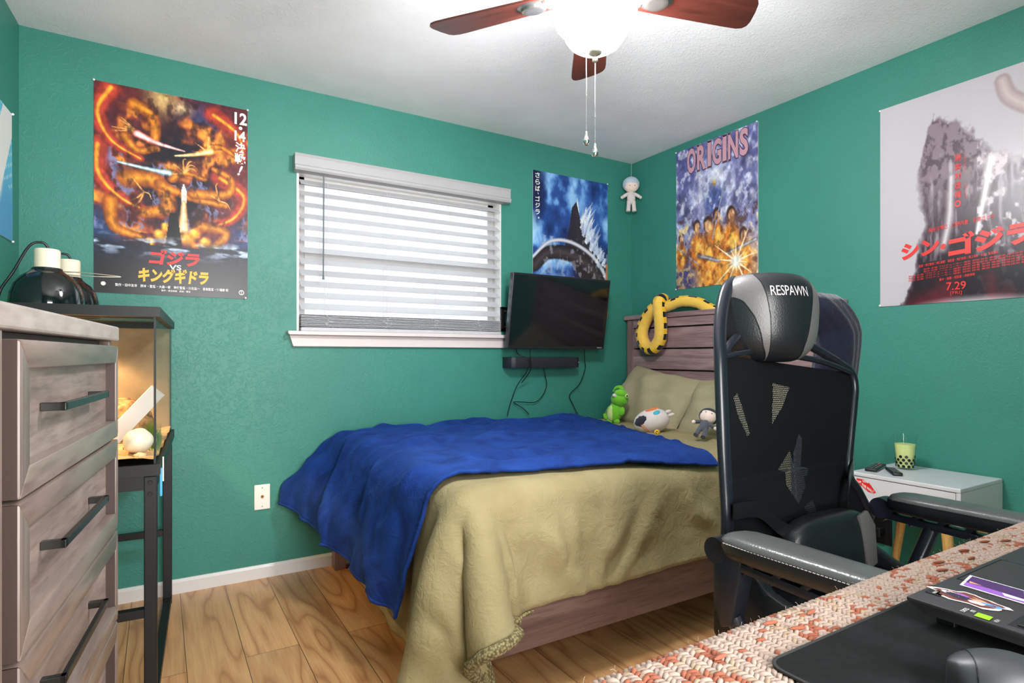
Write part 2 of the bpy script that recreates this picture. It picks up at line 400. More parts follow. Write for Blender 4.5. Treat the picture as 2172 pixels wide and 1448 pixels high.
# baseboards
bm = BM(); prism(bm, [(0, 0), (-0.014, 0), (-0.014, 0.052), (-0.006, 0.064), (0, 0.064)], lambda a, b, d: Vector((d, a, b)), WL.x, 0); setting('baseboard_back', bm, M['white'])
bm = BM(); prism(bm, [(0, 0), (-0.014, 0), (-0.014, 0.052), (-0.006, 0.064), (0, 0.064)], lambda a, b, d: Vector((a, d, b)), YB, -0.014); setting('baseboard_right', bm, M['white'])
# window: recess, frame, sash rail, glass, sill, apron
win = thing('window_1', None, None, (-1.664, 0, WZ0)); win['kind'] = 'structure'
bm = BM()
for lo, hi in (((WX0, 0.002, WZ0), (WX0 + 0.012, 0.118, WZ1)), ((WX1 - 0.012, 0.002, WZ0), (WX1, 0.118, WZ1)), ((WX0, 0.002, WZ1 - 0.012), (WX1, 0.118, WZ1)), ((WX0, 0.002, WZ0), (WX1, 0.118, WZ0 + 0.006))): box(bm, lo, hi)
obj('window_jamb', bm, M['white'], win)
bm = BM(); y0, y1 = 0.075, 0.105
for lo, hi in (((WX0 + 0.012, y0, WZ0), (WX0 + 0.055, y1, WZ1)), ((WX1 - 0.055, y0, WZ0), (WX1 - 0.012, y1, WZ1)), ((WX0, y0, WZ1 - 0.055), (WX1, y1, WZ1 - 0.01)), ((WX0, y0, WZ0), (WX1, y1, WZ0 + 0.05)), ((WX0 + 0.05, y0 - 0.015, 1.585), (WX1 - 0.05, y1, 1.635))): box(bm, lo, hi, 0.003)
obj('window_frame', bm, M['white'], win)
bm = BM(); box(bm, (WX0 + 0.05, 0.088, WZ0 + 0.05), (WX1 - 0.05, 0.092, WZ1 - 0.05)); obj('window_pane', bm, M['window_glass'], win)
bm = BM(); prism(bm, [(-2.312, 1.212), (-1.024, 1.212), (-1.024, 1.200), (-1.030, 1.192), (-2.305, 1.192), (-2.312, 1.200)], lambda a, b, d: Vector((a, d, b)), -0.052, -0.0005, bev=0.003)
obj('window_sill', bm, M['cream'], win)
bm = BM(); prism(bm, [(-2.300, 1.1915), (-1.036, 1.1915), (-1.036, 1.134), (-2.282, 1.134)], lambda a, b, d: Vector((a, d, b)), -0.020, -0.0005, bev=0.003)
obj('window_apron', bm, M['cream'], win)

# ================================================================= BLIND
bl = thing('window_blind', 'white faux wood venetian blind covering the window, slats half open', 'blind', (-1.664, -0.03, 1.216))
bm = BM(); prism(bm, [(-0.002, 2.012), (-0.060, 2.012), (-0.066, 2.022), (-0.066, 2.034), (-0.058, 2.040), (-0.058, 2.080), (-0.064, 2.094), (-0.002, 2.094)], lambda a, b, d: Vector((d, a, b)), -2.281, -1.034)
obj('valance', bm, mat('valance_white', rgb(166, 164, 165), 0.4), bl)
sx0, sx1 = -2.246, -1.084
def slat(z, tilt, w=0.062, th=0.003):
    b_ = BM(); box(b_, (sx0, -w / 2, -th / 2), (sx1, w / 2, th / 2), 0.0009, 1)
    bmesh.ops.transform(b_, matrix=Matrix.Translation((0, 0.004, z)) @ Matrix.Rotation(tilt, 4, 'X'), verts=b_.verts); return b_
for i in range(12): obj('slat', slat(1.972 - 0.0575 * i, R(34)), M['slat'], bl)
for i in range(11): obj('slat', slat(1.238 + 0.0058 * i, R(random.uniform(-1.2, 1.2)), 0.062, 0.003), M['slat'], bl)
bm = BM(); box(bm, (sx0, -0.028, 1.2125), (sx1, 0.035, 1.232), 0.004); obj('bottom_rail', bm, M['slat'], bl)
cordw = mat('ladder_cord', rgb(205, 205, 208), 0.7)
for k, x in enumerate((-2.115, -1.80, -1.515, -1.235)):
    bm = BM()
    for yy in (-0.028, 0.036): tube(bm, [(x, yy, 2.0), (x, yy, 1.235)], 0.0008, 5)
    pts = [(x, -0.031, 1.302)]
    rr = random.Random(k)
    for j in range(10): pts.append((x + rr.uniform(-0.03, 0.03), -0.033 - rr.uniform(0, 0.004), 1.302 - 0.0085 * j))
    tube(bm, smooth_path(pts, 6), 0.0009, 5); obj('ladder_cord', bm, cordw, bl)
bm = BM(); tube(bm, [(-2.140, -0.052, 2.005), (-2.142, -0.050, 1.50), (-2.142, -0.050, 1.475)], [0.0035, 0.0035, 0.006], 8); obj('tilt_wand', bm, mat('grey_clear_wand', rgb(110, 116, 122), 0.2), bl)

# ================================================================= CEILING FAN
FC = Vector((-1.753, -1.735, 0))
fan = thing('ceiling_fan', 'five-blade ceiling fan with red-brown wooden blades and a lit frosted globe', 'ceiling fan', (FC.x, FC.y, CH))
bm = BM(); lathe(bm, [(0, CH), (0.085, CH), (0.088, CH - 0.02), (0.06, CH - 0.05), (0.06, CH - 0.07), (0.105, CH - 0.09), (0.125, CH - 0.14), (0.12, CH - 0.20), (0.10, CH - 0.225), (0.085, CH - 0.235), (0.085, CH - 0.262), (0, CH - 0.262)], FC, 40)
obj('motor_housing', bm, M['nickel'], fan, smooth=35)
bm = BM(); lathe(bm, [(0.075, 2.185), (0.098, 2.18), (0.113, 2.165), (0.121, 2.14), (0.1235, 2.115), (0.1225, 2.09), (0.116, 2.07), (0.106, 2.058), (0.097, 2.050), (0.092, 2.040), (0.086, 2.026), (0.074, 2.010), (0.058, 1.999), (0.036, 1.991), (0.0, 1.988)], FC, 48)
obj('globe_shade', bm, M['globe'], fan, smooth=60)
bm = BM(); lathe(bm, [(0, 1.9900), (0.022, 1.9895), (0.019, 1.982), (0.010, 1.977), (0.004, 1.972), (0.0075, 1.967), (0.008, 1.961), (0.004, 1.955), (0, 1.954)], FC, 24)
obj('finial', bm, M['bronze'], fan, smooth=50)
for k in range(5):
    a = R(53.5 + 72 * k)
    T = Matrix.Translation((FC.x, FC.y, 2.165)) @ Rz(a) @ Matrix.Rotation(R(-10), 4, 'X')
    poly = [(0.150, -0.048), (0.25, -0.054), (0.46, -0.064), (0.490, -0.063), (0.508, -0.056), (0.518, -0.044), (0.530, -0.010), (0.539, 0.030), (0.538, 0.048), (0.528, 0.060), (0.510, 0.065), (0.46, 0.064), (0.25, 0.054), (0.150, 0.048)]
    bm = BM(); prism(bm, poly, lambda p, q, d: Vector((p, q, d)), 0, 0.006); bl_ = obj('fan_blade', bm, M['fanwood'], fan)
    bl_.matrix_basis = Matrix.Translation(T.translation - ORG[fan.name]) @ T.to_3x3().to_4x4()
    bl_.data.transform(Matrix.Translation(ORG[fan.name]))
    bm = BM()
    T2 = T
    vs = lathe(bm, [(0, -0.012), (0.018, -0.0125), (0.026, -0.013), (0.031, -0.011), (0.034, -0.004), (0.040, -0.001), (0.042, 0.0)], (0, 0, 0), 24)
    for v_ in vs: v_.co.x = v_.co.x * 1.25 + 0.195
    prism(bm, [(0.075, -0.020), (0.155, -0.030), (0.155, 0.030), (0.075, 0.020)], lambda p, q, d: Vector((p, q, d)), -0.006, 0.0)
    obj('blade_iron', bm, M['nickel'], fan, smooth=40, T=T2)
for k, (x, y, zt, zm, ze) in enumerate(((-1.775, -1.722, 1.984, 1.86, 1.722), (-1.747, -1.728, 1.956, 1.80, 1.690))):
    bm = BM(); z = zt
    while z > ze + 0.028:
        blob(bm, (x, y, z), 0.0014, u=6, v=4); z -= 0.0038
    tube(bm, [(x, y, zt), (x, y, ze + 0.026)], 0.0004, 4)
    lathe(bm, [(0, 0.004), (0.002, 0.003), (0.0022, -0.003), (0, -0.004)], (x, y, zm), 8)
    ch_ = obj('pull_chain', bm, M['chrome'], fan)
    bm = BM(); lathe(bm, [(0, 0.030), (0.0025, 0.029), (0.004, 0.020), (0.008, 0.010), (0.0105, 0.001), (0.009, -0.007), (0.004, -0.011), (0, -0.012)], (x, y, ze), 16)
    obj('teardrop_pull', bm, M['chrome'], ch_, smooth=60)

# ================================================================= POSTERS (abstract painted stand-ins)
def s2l(a): a = np.clip(a, 0, 1); return np.where(a <= 0.04045, a / 12.92, ((a + 0.055) / 1.055) ** 2.4)
def vnoise(u, v, f, seed):
    r = np.random.default_rng(seed); g = r.random((64, 64)); x = (u * f) % 63; y = (v * f) % 63
    i = np.floor(x).astype(int); j = np.floor(y).astype(int); a = x - i; b = y - j; a = a * a * (3 - 2 * a); b = b * b * (3 - 2 * b)
    i1 = (i + 1) % 64; j1 = (j + 1) % 64
    return (g[i, j] * (1 - a) + g[i1, j] * a) * (1 - b) + (g[i, j1] * (1 - a) + g[i1, j1] * a) * b
def fbm(u, v, f, seed, o=4):
    s = 0; amp = 0.5; t = 0
    for k in range(o): s = s + amp * vnoise(u, v, f * 2 ** k, seed + k); t += amp; amp *= 0.5
    return s / t
class Paint:
    def __init__(self, w, h, nu):
        self.w, self.h = w, h; self.nu = nu; self.nv = int(nu * h / w)
        u = np.linspace(0, 1, self.nu); v = np.linspace(0, 1, self.nv); self.u, self.v = np.meshgrid(u, v, indexing='ij')
        self.c = np.zeros((self.nu, self.nv, 3)); self.asp = h / w
    def mix(self, a, col):
        a = np.clip(a, 0, 1)[..., None]; col = np.array(col) / 255.0 if not isinstance(col, np.ndarray) else col
        self.c = self.c * (1 - a) + col * a
    def stroke(self, pts, w0, w1, ca, cb, edge=0.25, alpha=1.0):
        """band of varying width; colour runs from ca (centre) to cb (rim)"""
        P = [np.array([p.x, p.y]) for p in smooth_path([(x, y * self.asp, 0) for x, y in pts], 8)]
        X = self.u; Y = self.v * self.asp; best = np.full(X.shape, 9.0); W_ = np.full(X.shape, w0)
        for i in range(len(P) - 1):
            a, b = P[i], P[i + 1]; d = b - a; L2 = max(d @ d, 1e-9)
            t = np.clip(((X - a[0]) * d[0] + (Y - a[1]) * d[1]) / L2, 0, 1)
            q = np.hypot(X - a[0] - t * d[0], Y - a[1] - t * d[1]); k = (i + t) / (len(P) - 1); ww = w0 + (w1 - w0) * k
            r = q / ww; m_ = r < best; best = np.where(m_, r, best)
        al = np.clip((1 - best) / edge, 0, 1) * alpha
        k = np.clip(best, 0, 1)[..., None]; col = np.array(ca) / 255 * (1 - k) + np.array(cb) / 255 * k
        self.mix(al, col)
    def ell(self, cx, cy, rx, ry, col, soft=0.3, alpha=1.0, rot=0):
        dx = (self.u - cx); dy = (self.v - cy) * self.asp; c_, s_ = math.cos(rot), math.sin(rot)
        r = np.hypot((dx * c_ + dy * s_) / rx, (-dx * s_ + dy * c_) / ry)
        self.mix(np.clip((1 - r) / soft, 0, 1) * alpha, col)
    def poly(self, pts, col, alpha=1.0):
        ins = np.zeros(self.u.shape, bool); n = len(pts)
        for i in range(n):
            (x0, y0), (x1, y1) = pts[i], pts[(i + 1) % n]
            cond = ((y0 > self.v) != (y1 > self.v)); t = (self.v - y0) / (y1 - y0 + 1e-12)
            ins ^= cond & (self.u < x0 + t * (x1 - x0))
        self.mix(ins * alpha, col)
def poster_mat():
    m = mat('printed_poster', (1, 1, 1, 1), 0.30, spec=0.4)
    a = N(m, 'ShaderNodeVertexColor'); a.layer_name = 'print'; base(m, a.outputs['Color']); return m
M['print'] = poster_mat()
def poster(name, label, P, fn, loc, off=0.004, curl=0.0):
    """fn(u,v,d): u right 0..1, v down 0..1, d distance off the wall"""
    t = thing(name, label, 'poster', loc)
    nu, nv = P.nu, P.nv; me = bpy.data.meshes.new('sheet')
    V = []
    for i in range(nu):
        for j in range(nv):
            u = i / (nu - 1); v = j / (nv - 1); V.append(tuple(fn(u, v, off + curl * math.sin(u * 5 + v * 3) * 0.5) - Vector(loc)))
    F = [(i * nv + j, i * nv + j + 1, (i + 1) * nv + j + 1, (i + 1) * nv + j) for i in range(nu - 1) for j in range(nv - 1)]
    me.from_pydata(V, [], F); me.polygons.foreach_set('use_smooth', [True] * len(F))
    ca = me.color_attributes.new('print', 'FLOAT_COLOR', 'POINT')
    c = np.ones((nu * nv, 4)); c[:, :3] = s2l(P.c.reshape(-1, 3)); ca.data.foreach_set('color', c.ravel())
    me.materials.append(M['print']); o = bpy.data.objects.new('sheet', me); COL.objects.link(o); o.parent = t; ORG[o.name] = Vector(loc)
    # back sheet gives real thickness
    bm = BM()
    q = [fn(a, b, 0.001) for a, b in ((0, 0), (1, 0), (1, 1), (0, 1))]; q2 = [fn(a, b, off - 0.001) for a, b in ((0, 0), (1, 0), (1, 1), (0, 1))]
    A = [bm.verts.new(p) for p in q]; B = [bm.verts.new(p) for p in q2]; bm.faces.new(A); bm.faces.new(B)
    for k in range(4): bm.faces.new((A[k], A[(k + 1) % 4], B[(k + 1) % 4], B[k]))
    bmesh.ops.recalc_face_normals(bm, faces=bm.faces); obj('paper_back', bm, INK['white'], t)
    return t
def tacks(fn, t, pts, T_):
    for u, v in pts:
        bm = BM(); p = fn(u, v, 0.006); blob(bm, p, 0.005, u=10, v=6); obj('push_pin', bm, INK['white'], t)

# ---- poster 1: swirling orange forms above a dark sea
P = Paint(0.605, 0.915, 200); u, v = P.u, P.v
n1 = fbm(u, v, 6, 3); n2 = fbm(u, v, 24, 9)
P.c[:] = np.array([72, 34, 44]) / 255; P.mix(n1 * 0.9, (120, 46, 44)); 
P.ell(0.42, 0.02, 0.16, 0.24, (206, 176, 110), 0.9, 0.9); P.ell(0.66, 0.12, 0.2, 0.22, (58, 62, 104), 0.8, 0.9); P.ell(0.55, 0.06, 0.1, 0.08, (222, 196, 140), 0.9, 0.8)
P.ell(0.02, 0.72, 0.22, 0.3, (40, 66, 110), 0.8); P.ell(0.98, 0.7, 0.2, 0.3, (36, 56, 104), 0.8)
P.ell(0.52, 0.40, 0.34, 0.52, (20, 20, 36), 0.5)
P.mix(np.clip((fbm(u * 1.3 + 0.2 * n1, v * 1.6, 7, 15, 3) - 0.46) * 5, 0, 0.9) * (v < 0.70) * (v > 0.08), (168, 74, 40)); P.mix(np.clip((fbm(u * 1.3 + 0.2 * n1, v * 1.6, 7, 15, 3) - 0.58) * 7, 0, 0.9) * (v < 0.70) * (v > 0.08), (236, 150, 56)); P.mix(np.clip((fbm(u + 0.3 * n2, v, 9, 18, 3) - 0.60) * 8, 0, 0.9) * (v > 0.3) * (v < 0.7), (120, 120, 160))
for a in ([(0.10, 0.02), (0.02, 0.14), (0.10, 0.27), (0.28, 0.34)], [(0.02, 0.30), (0.03, 0.44), (0.18, 0.55), (0.42, 0.61)], [(0.76, 0.06), (0.93, 0.14), (0.97, 0.26)], [(0.80, 0.38), (0.97, 0.46), (0.90, 0.58), (0.68, 0.66)]):
    P.stroke(a, 0.085, 0.03, (206, 78, 50), (128, 34, 38), 0.4)
    P.stroke(a, 0.020, 0.008, (255, 180, 60), (230, 110, 30), 0.5)
for a, w0, w1 in (([(0.24, 0.08), (0.35, 0.12), (0.36, 0.24), (0.20, 0.20)], 0.06, 0.03), ([(0.20, 0.44), (0.38, 0.44), (0.46, 0.56), (0.30, 0.60)], 0.085, 0.05), ([(0.40, 0.45), (0.60, 0.50), (0.84, 0.52)], 0.045, 0.03), ([(0.62, 0.48), (0.85, 0.46), (0.88, 0.38), (0.76, 0.34)], 0.05, 0.025), ([(0.10, 0.56), (0.12, 0.68), (0.28, 0.72)], 0.06, 0.03), ([(0.66, 0.64), (0.84, 0.66), (0.76, 0.74), (0.62, 0.74)], 0.05, 0.03), ([(0.18, 0.24), (0.26, 0.30), (0.38, 0.28)], 0.035, 0.03), ([(0.68, 0.26), (0.80, 0.22), (0.92, 0.26)], 0.035, 0.02), ([(0.48, 0.42), (0.56, 0.38), (0.70, 0.40)], 0.035, 0.02)):
    P.stroke(a, w0, w1, (236, 150, 44), (116, 42, 20), 0.35)
for k in range(26):
    a = random.uniform(0, 6.28); cx, cy = random.choice([(0.24, 0.2), (0.72, 0.26), (0.56, 0.38), (0.3, 0.5), (0.8, 0.5)]); l = random.uniform(0.06, 0.14)
    P.stroke([(cx, cy), (cx + l * 0.6 * math.cos(a), cy + l * 0.45 * math.sin(a) - 0.01), (cx + l * math.cos(a + 0.2), cy + l * 0.66 * math.sin(a + 0.2))], 0.008, 0.002, (255, 206, 120), (200, 110, 50), 0.5)
P.mix(np.clip((n2 - 0.55) * 4, 0, 0.6) * (np.hypot(u - 0.5, v - 0.4) < 0.4), (40, 20, 24))
P.stroke([(0.26, 0.22), (0.38, 0.25), (0.56, 0.27)], 0.035, 0.006, (255, 250, 245), (236, 90, 90), 0.5); P.stroke([(0.74, 0.25), (0.62, 0.28), (0.5, 0.30)], 0.03, 0.006, (255, 240, 190), (240, 150, 40), 0.5)
P.stroke([(0.46, 0.39), (0.34, 0.385), (0.14, 0.37)], 0.03, 0.01, (240, 250, 250), (60, 130, 150), 0.6)
P.poly([(0.555, 0.43), (0.575, 0.47), (0.575, 0.53), (0.54, 0.53), (0.54, 0.47)], (226, 214, 206)); P.stroke([(0.557, 0.53), (0.555, 0.60), (0.552, 0.66)], 0.02, 0.045, (255, 246, 214), (250, 140, 40), 0.5)
for cx, cy, r in ((0.44, 0.66, 0.04), (0.40, 0.70, 0.05), (0.34, 0.74, 0.04), (0.63, 0.68, 0.05), (0.70, 0.72, 0.05), (0.76, 0.76, 0.05), (0.46, 0.72, 0.04), (0.58, 0.71, 0.06)): P.ell(cx, cy, r, r, (250, 166, 42), 0.6); P.ell(cx - 0.01, cy - 0.01, r * 0.5, r * 0.5, (255, 206, 90), 0.8)
P.poly([(0.465, 0.585), (0.515, 0.585), (0.55, 0.78), (0.43, 0.78)], (18, 12, 16))
sea = np.clip((v - 0.70 - 0.03 * n1) * 25, 0, 1) * (1 - np.clip((np.abs(u - 0.5) < 0.16) * (v < 0.755), 0, 1)); P.mix(sea * 0.9, (26, 30, 48))
foam = fbm(u * 1.0, v * 5.0, 9, 21); P.mix(np.clip((foam - 0.50) * 7, 0, 1) * np.clip((v - 0.70) * 20, 0, 1) * np.clip((0.83 - v) * 14, 0, 1), (190, 206, 226))
P.mix(np.clip((v - 0.80) * 12, 0, 1), (36, 32, 38))
P.c *= np.where(v < 0.84, 0.72 + 0.56 * fbm(u, v, 40, 12, 2), 1.0)[..., None]
x0, z0, w, h = -3.097, 2.276, 0.607, 0.914
f1 = lambda a, b, d: Vector((x0 + a * w, -d, z0 - b * h))
t = poster('wall_poster', 'dark poster with swirling orange forms, dated 12.14, left of the window', P, f1, (x0 + w / 2, 0, z0 - h)); g = lambda a, b: f1(a, b, 0.0065)
F = lambda a0, a1, b0, b1: (a0, a1, b1, b0)
lettering('date_lettering', '12', INK['white'], t, g, 0.905, 0.995, 0.085, 0.022, bold=0.03)
lettering('date_lettering', '・', INK['white'], t, g, 0.935, 0.962, 0.112, 0.094, bold=0.04)
lettering('date_lettering', '14', INK['white'], t, g, 0.905, 0.985, 0.172, 0.118, bold=0.03)
lettering('slogan_lettering', '決', INK['white'], t, g, 0.910, 0.985, 0.232, 0.178, bold=0.03)
lettering('slogan_lettering', '戦', INK['white'], t, g, 0.905, 0.985, 0.292, 0.236, bold=0.03)
lettering('slogan_lettering', '!', INK['white'], t, g, 0.925, 0.965, 0.352, 0.300, bold=0.03, shear=0.4)
lettering('title_lettering', 'ゴジラ', INK['red'], t, g, 0.33, 0.665, 0.850, 0.775, bold=0.05, shear=0.15)
lettering('title_lettering', 'VS', INK['white'], t, g, 0.46, 0.54, 0.872, 0.846, bold=0.02)
lettering('title_lettering', 'キングギドラ', INK['yellow'], t, g, 0.265, 0.725, 0.940, 0.866, bold=0.05, shear=0.15)
lettering('credit_lettering', '製作・田中友幸　脚本・監督・大森一樹　特技監督・川北紘一　音楽監督・伊福部 昭', INK['white'], t, g, 0.125, 0.86, 0.967, 0.952, bold=0.015)
lettering('credit_lettering', '製作・東宝映画　配給・東宝', INK['white'], t, g, 0.41, 0.60, 0.982, 0.972, bold=0.01)
bm = BM(); lathe(bm, [(0.009, 0), (0.012, 0)], (0, 0, 0), 24); obj('emblem_ring', bm, INK['white'], t, T=Matrix.Translation(g(0.955, 0.968)) @ Matrix.Rotation(R(90), 4, 'X'))
lettering('emblem_lettering', '東\n宝', INK['white'], t, g, 0.948, 0.962, 0.977, 0.958)
bm = BM(); lathe(bm, [(0.0, 0), (0.009, 0)], (0, 0, 0), 24); obj('emblem_disc', bm, INK['white'], t, T=Matrix.Translation(g(0.055, 0.957)) @ Matrix.Rotation(R(90), 4, 'X'))
tacks(f1, t, [(0.0, 0.0), (1.0, 0.0), (0.985, 0.995)], None)

# ---- poster 2: icy spires against a blue storm sky
P = Paint(0.611, 0.915, 170); u, v = P.u, P.v
n1 = fbm(u, v, 5, 33, 5); n2 = fbm(u, v, 26, 39)
P.c[:] = np.array([18, 30, 74]) / 255; P.mix(np.clip((n1 - 0.30) * 2.6, 0, 1), (56, 112, 200)); P.mix(np.clip((n1 - 0.52) * 5, 0, 1), (160, 206, 240))
P.ell(0.04, 0.1, 0.16, 0.5, (14, 18, 46), 0.9, 0.9); P.ell(0.7, 0.28, 0.3, 0.45, (70, 120, 200), 0.9, 0.6)
for k in range(70):
    t_ = random.random(); bx = 0.60 + 0.33 * t_ + random.uniform(-0.05, 0.05); by = 0.42 + 0.28 * t_ + random.uniform(-0.16, 0.08); a = R(random.uniform(-75, -20)) - 0.5 * (1 - t_); l = random.uniform(0.05, 0.20) * (1.3 - t_)
    dx, dy = math.cos(a) * l, math.sin(a) * l; nx, ny = -math.sin(a) * 0.022, math.cos(a) * 0.016
    cc = random.choice([(236, 240, 248), (190, 204, 226), (150, 164, 196)])
    P.poly([(bx - nx, by - ny), (bx + dx, by + dy * 0.66 * 1.6), (bx + nx, by + ny)], cc)
P.poly([(0.40, 0.52), (0.47, 0.36), (0.50, 0.22), (0.56, 0.17), (0.62, 0.30), (0.80, 0.52), (1.0, 0.66), (1.0, 0.90), (0.62, 0.74), (0.5, 0.62)], (40, 34, 40), 0.95)
P.stroke([(1.02, 0.84), (0.80, 0.66), (0.50, 0.56), (0.20, 0.56), (0.02, 0.66)], 0.11, 0.07, (70, 60, 62), (26, 22, 28), 0.2)
P.stroke([(1.0, 0.72), (0.80, 0.56), (0.50, 0.47), (0.22, 0.48), (0.0, 0.60)], 0.035, 0.022, (225, 225, 232), (120, 120, 134), 0.5)
rk = (v > 0.20 + 0.4 * np.abs(u - 0.55)) * (u > 0.1); P.mix(np.clip((n2 - 0.55) * 5, 0, 0.5) * rk * (v < 0.85) * (v > 0.44), (190, 192, 210))
for k in range(46):
    t_ = random.random(); bx = 0.62 + 0.34 * t_; by = 0.34 + 0.34 * t_ + random.uniform(-0.1, 0.06); a = R(random.uniform(-80, -35)); l = random.uniform(0.06, 0.20) * (1.25 - t_)
    dx, dy = math.cos(a) * l, math.sin(a) * l; nx, ny = -math.sin(a) * 0.02, math.cos(a) * 0.014; P.poly([(bx - nx, by - ny), (bx + dx, by + dy * 1.1), (bx + nx, by + ny)], random.choice([(240, 244, 250), (200, 212, 232), (160, 174, 206)]), 0.9)
P.ell(0.3, 0.74, 0.25, 0.08, (120, 160, 214), 0.9)
P.mix(np.clip((u - 0.965) * 60, 0, 1) * (v > 0.6), (180, 120, 80))
x1, z1, w1_, h1 = -0.838, 2.262, 0.613, 0.915
f2 = lambda a, b, d: Vector((x1 + a * w1_, -d, z1 - b * h1))
t = poster('wall_poster', 'blue poster of white icy spires above the television', P, f2, (x1 + w1_ / 2, 0, z1 - h1)); g2_ = lambda a, b: f2(a, b, 0.0065)
for k, chh in enumerate('さらば'): lettering('slogan_lettering', chh, INK['white'], t, g2_, 0.028, 0.085, 0.052 + 0.046 * k, 0.014 + 0.046 * k, bold=0.02)
lettering('slogan_lettering', '、', INK['white'], t, g2_, 0.055, 0.07, 0.166, 0.152, bold=0.02)
for k, chh in enumerate('ゴジラ'): lettering('slogan_lettering', chh, INK['white'], t, g2_, 0.028, 0.085, 0.214 + 0.046 * k, 0.178 + 0.046 * k, bold=0.02)
lettering('slogan_lettering', '。', INK['white'], t, g2_, 0.060, 0.080, 0.334, 0.320, bold=0.02)
tacks(f2, t, [(0.995, 0.0)], None)

# ---- poster 3: ORIGINS, orange glow under a violet sky
P = Paint(0.6, 0.88, 170); u, v = P.u, P.v
n1 = fbm(u, v, 5, 53, 5); n2 = fbm(u, v, 22, 59)
P.c[:] = np.array([84, 84, 146]) / 255; P.mix(np.clip(v * 1.6, 0, 1) * 0.8, (150, 150, 190)); P.mix(np.clip((n1 - 0.4) * 2.5, 0, 0.8), (178, 186, 220))
P.ell(0.5, 0.36, 0.36, 0.34, (232, 234, 246), 0.9); P.ell(0.5, 0.42, 0.17, 0.22, (92, 104, 160), 0.5); P.ell(0.5, 0.30, 0.03, 0.05, (240, 190, 80), 0.6)
for cx, cy, r in ((0.88, 0.22, 0.10), (0.08, 0.38, 0.09), (0.16, 0.50, 0.11), (0.78, 0.44, 0.09), (0.92, 0.42, 0.08)):
    P.ell(cx, cy, r, r * 1.4, (84, 84, 124), 0.5); P.ell(cx + 0.02, cy + 0.02, r * 0.5, r * 0.8, (160, 160, 190), 0.6)
P.mix(np.clip((n2 - 0.58) * 5, 0, 0.4), (74, 72, 120)); P.mix(np.clip((0.46 - n2) * 5, 0, 0.7), (232, 232, 244))
P.ell(0.6, 0.92, 0.62, 0.5, (232, 150, 50), 0.7, 0.95); P.ell(0.10, 0.96, 0.22, 0.36, (70, 66, 116), 0.6)
for cx, cy, s in ((0.28, 0.58, 1.0), (0.42, 0.585, 1.25), (0.53, 0.53, 1.0), (0.70, 0.55, 1.15), (0.84, 0.70, 1.0), (0.07, 0.64, 0.8)):
    P.ell(cx, cy + 0.16 * s, 0.11 * s, 0.22 * s, (208, 120, 44), 0.4); P.ell(cx + 0.02, cy + 0.15 * s, 0.05 * s, 0.14 * s, (246, 190, 84), 0.6)
    P.ell(cx, cy - 0.012, 0.052 * s, 0.075 * s, (66, 46, 44), 0.25); P.ell(cx + 0.008, cy + 0.004, 0.040 * s, 0.062 * s, (214, 158, 116), 0.3); P.ell(cx + 0.02, cy, 0.018 * s, 0.03 * s, (240, 206, 166), 0.6)
for a, w_ in (([(0.48, 0.68), (0.62, 0.34)], 0.012), ([(0.76, 0.62), (1.0, 0.44)], 0.014), ([(0.02, 0.70), (0.30, 0.84)], 0.012), ([(0.30, 0.78), (0.56, 0.84)], 0.03), ([(0.66, 0.80), (0.98, 0.74)], 0.03), ([(0.0, 0.55), (0.22, 0.72)], 0.012)):
    P.stroke(a, w_, w_ * 0.7, (196, 196, 206), (60, 54, 70), 0.4)
P.mix(np.clip((n2 - 0.58) * 6, 0, 0.6) * (v > 0.5), (96, 50, 26)); P.mix(np.clip((0.40 - n2) * 6, 0, 0.6) * (v > 0.55), (252, 210, 110))
for k in range(14):
    a = k * 0.449 + 0.2; l = 0.12 + 0.10 * (k % 3); P.stroke([(0.76, 0.86), (0.76 + l * math.cos(a), 0.86 + l * math.sin(a) * 0.68)], 0.022, 0.002, (255, 250, 235), (252, 180, 60), 0.7)
P.ell(0.76, 0.86, 0.09, 0.09, (255, 252, 240), 0.8)
P.c *= (0.80 + 0.40 * fbm(u, v, 40, 14, 2))[..., None]
y3, z3 = -0.417, 2.393
f3 = lambda a, b, d: Vector((-d, y3 - a * 0.6, z3 - b * 0.882))
t = poster('wall_poster', 'violet and orange poster titled ORIGINS above the headboard', P, f3, (0, y3 - 0.3, z3 - 0.882)); g3 = lambda a, b: f3(a, b, 0.0065)
cx0 = 0.155
for k, (chh, wd) in enumerate(zip('ORIGINS', (0.115, 0.115, 0.045, 0.105, 0.045, 0.115, 0.095))):
    lettering('title_shadow', chh, INK['plum'], t, lambda a, b: f3(a, b, 0.0062), cx0 - 0.006, cx0 + wd + 0.006, 0.193, 0.004, bold=0.07)
    lettering('title_lettering', chh, INK['pink'], t, g3, cx0, cx0 + wd, 0.186, 0.010, bold=0.035)
    if chh in 'IRN':
        for zz in (0.010, 0.180):
            bm = BM(); hw_ = 0.022 if chh == 'I' else 0.014; xm = cx0 + (wd / 2 if chh == 'I' else 0.012)
            q = [g3(xm - hw_ - 0.008, zz), g3(xm + hw_, zz), g3(xm + hw_, zz + 0.007), g3(xm - hw_ - 0.008, zz + 0.007)]; bm.faces.new([bm.verts.new(x) for x in q])
            obj('title_serif', bm, INK['pink'], t)
    cx0 += wd + 0.018
tacks(f3, t, [(0.0, 0.0), (0.99, 0.0), (0.0, 0.998)], None)

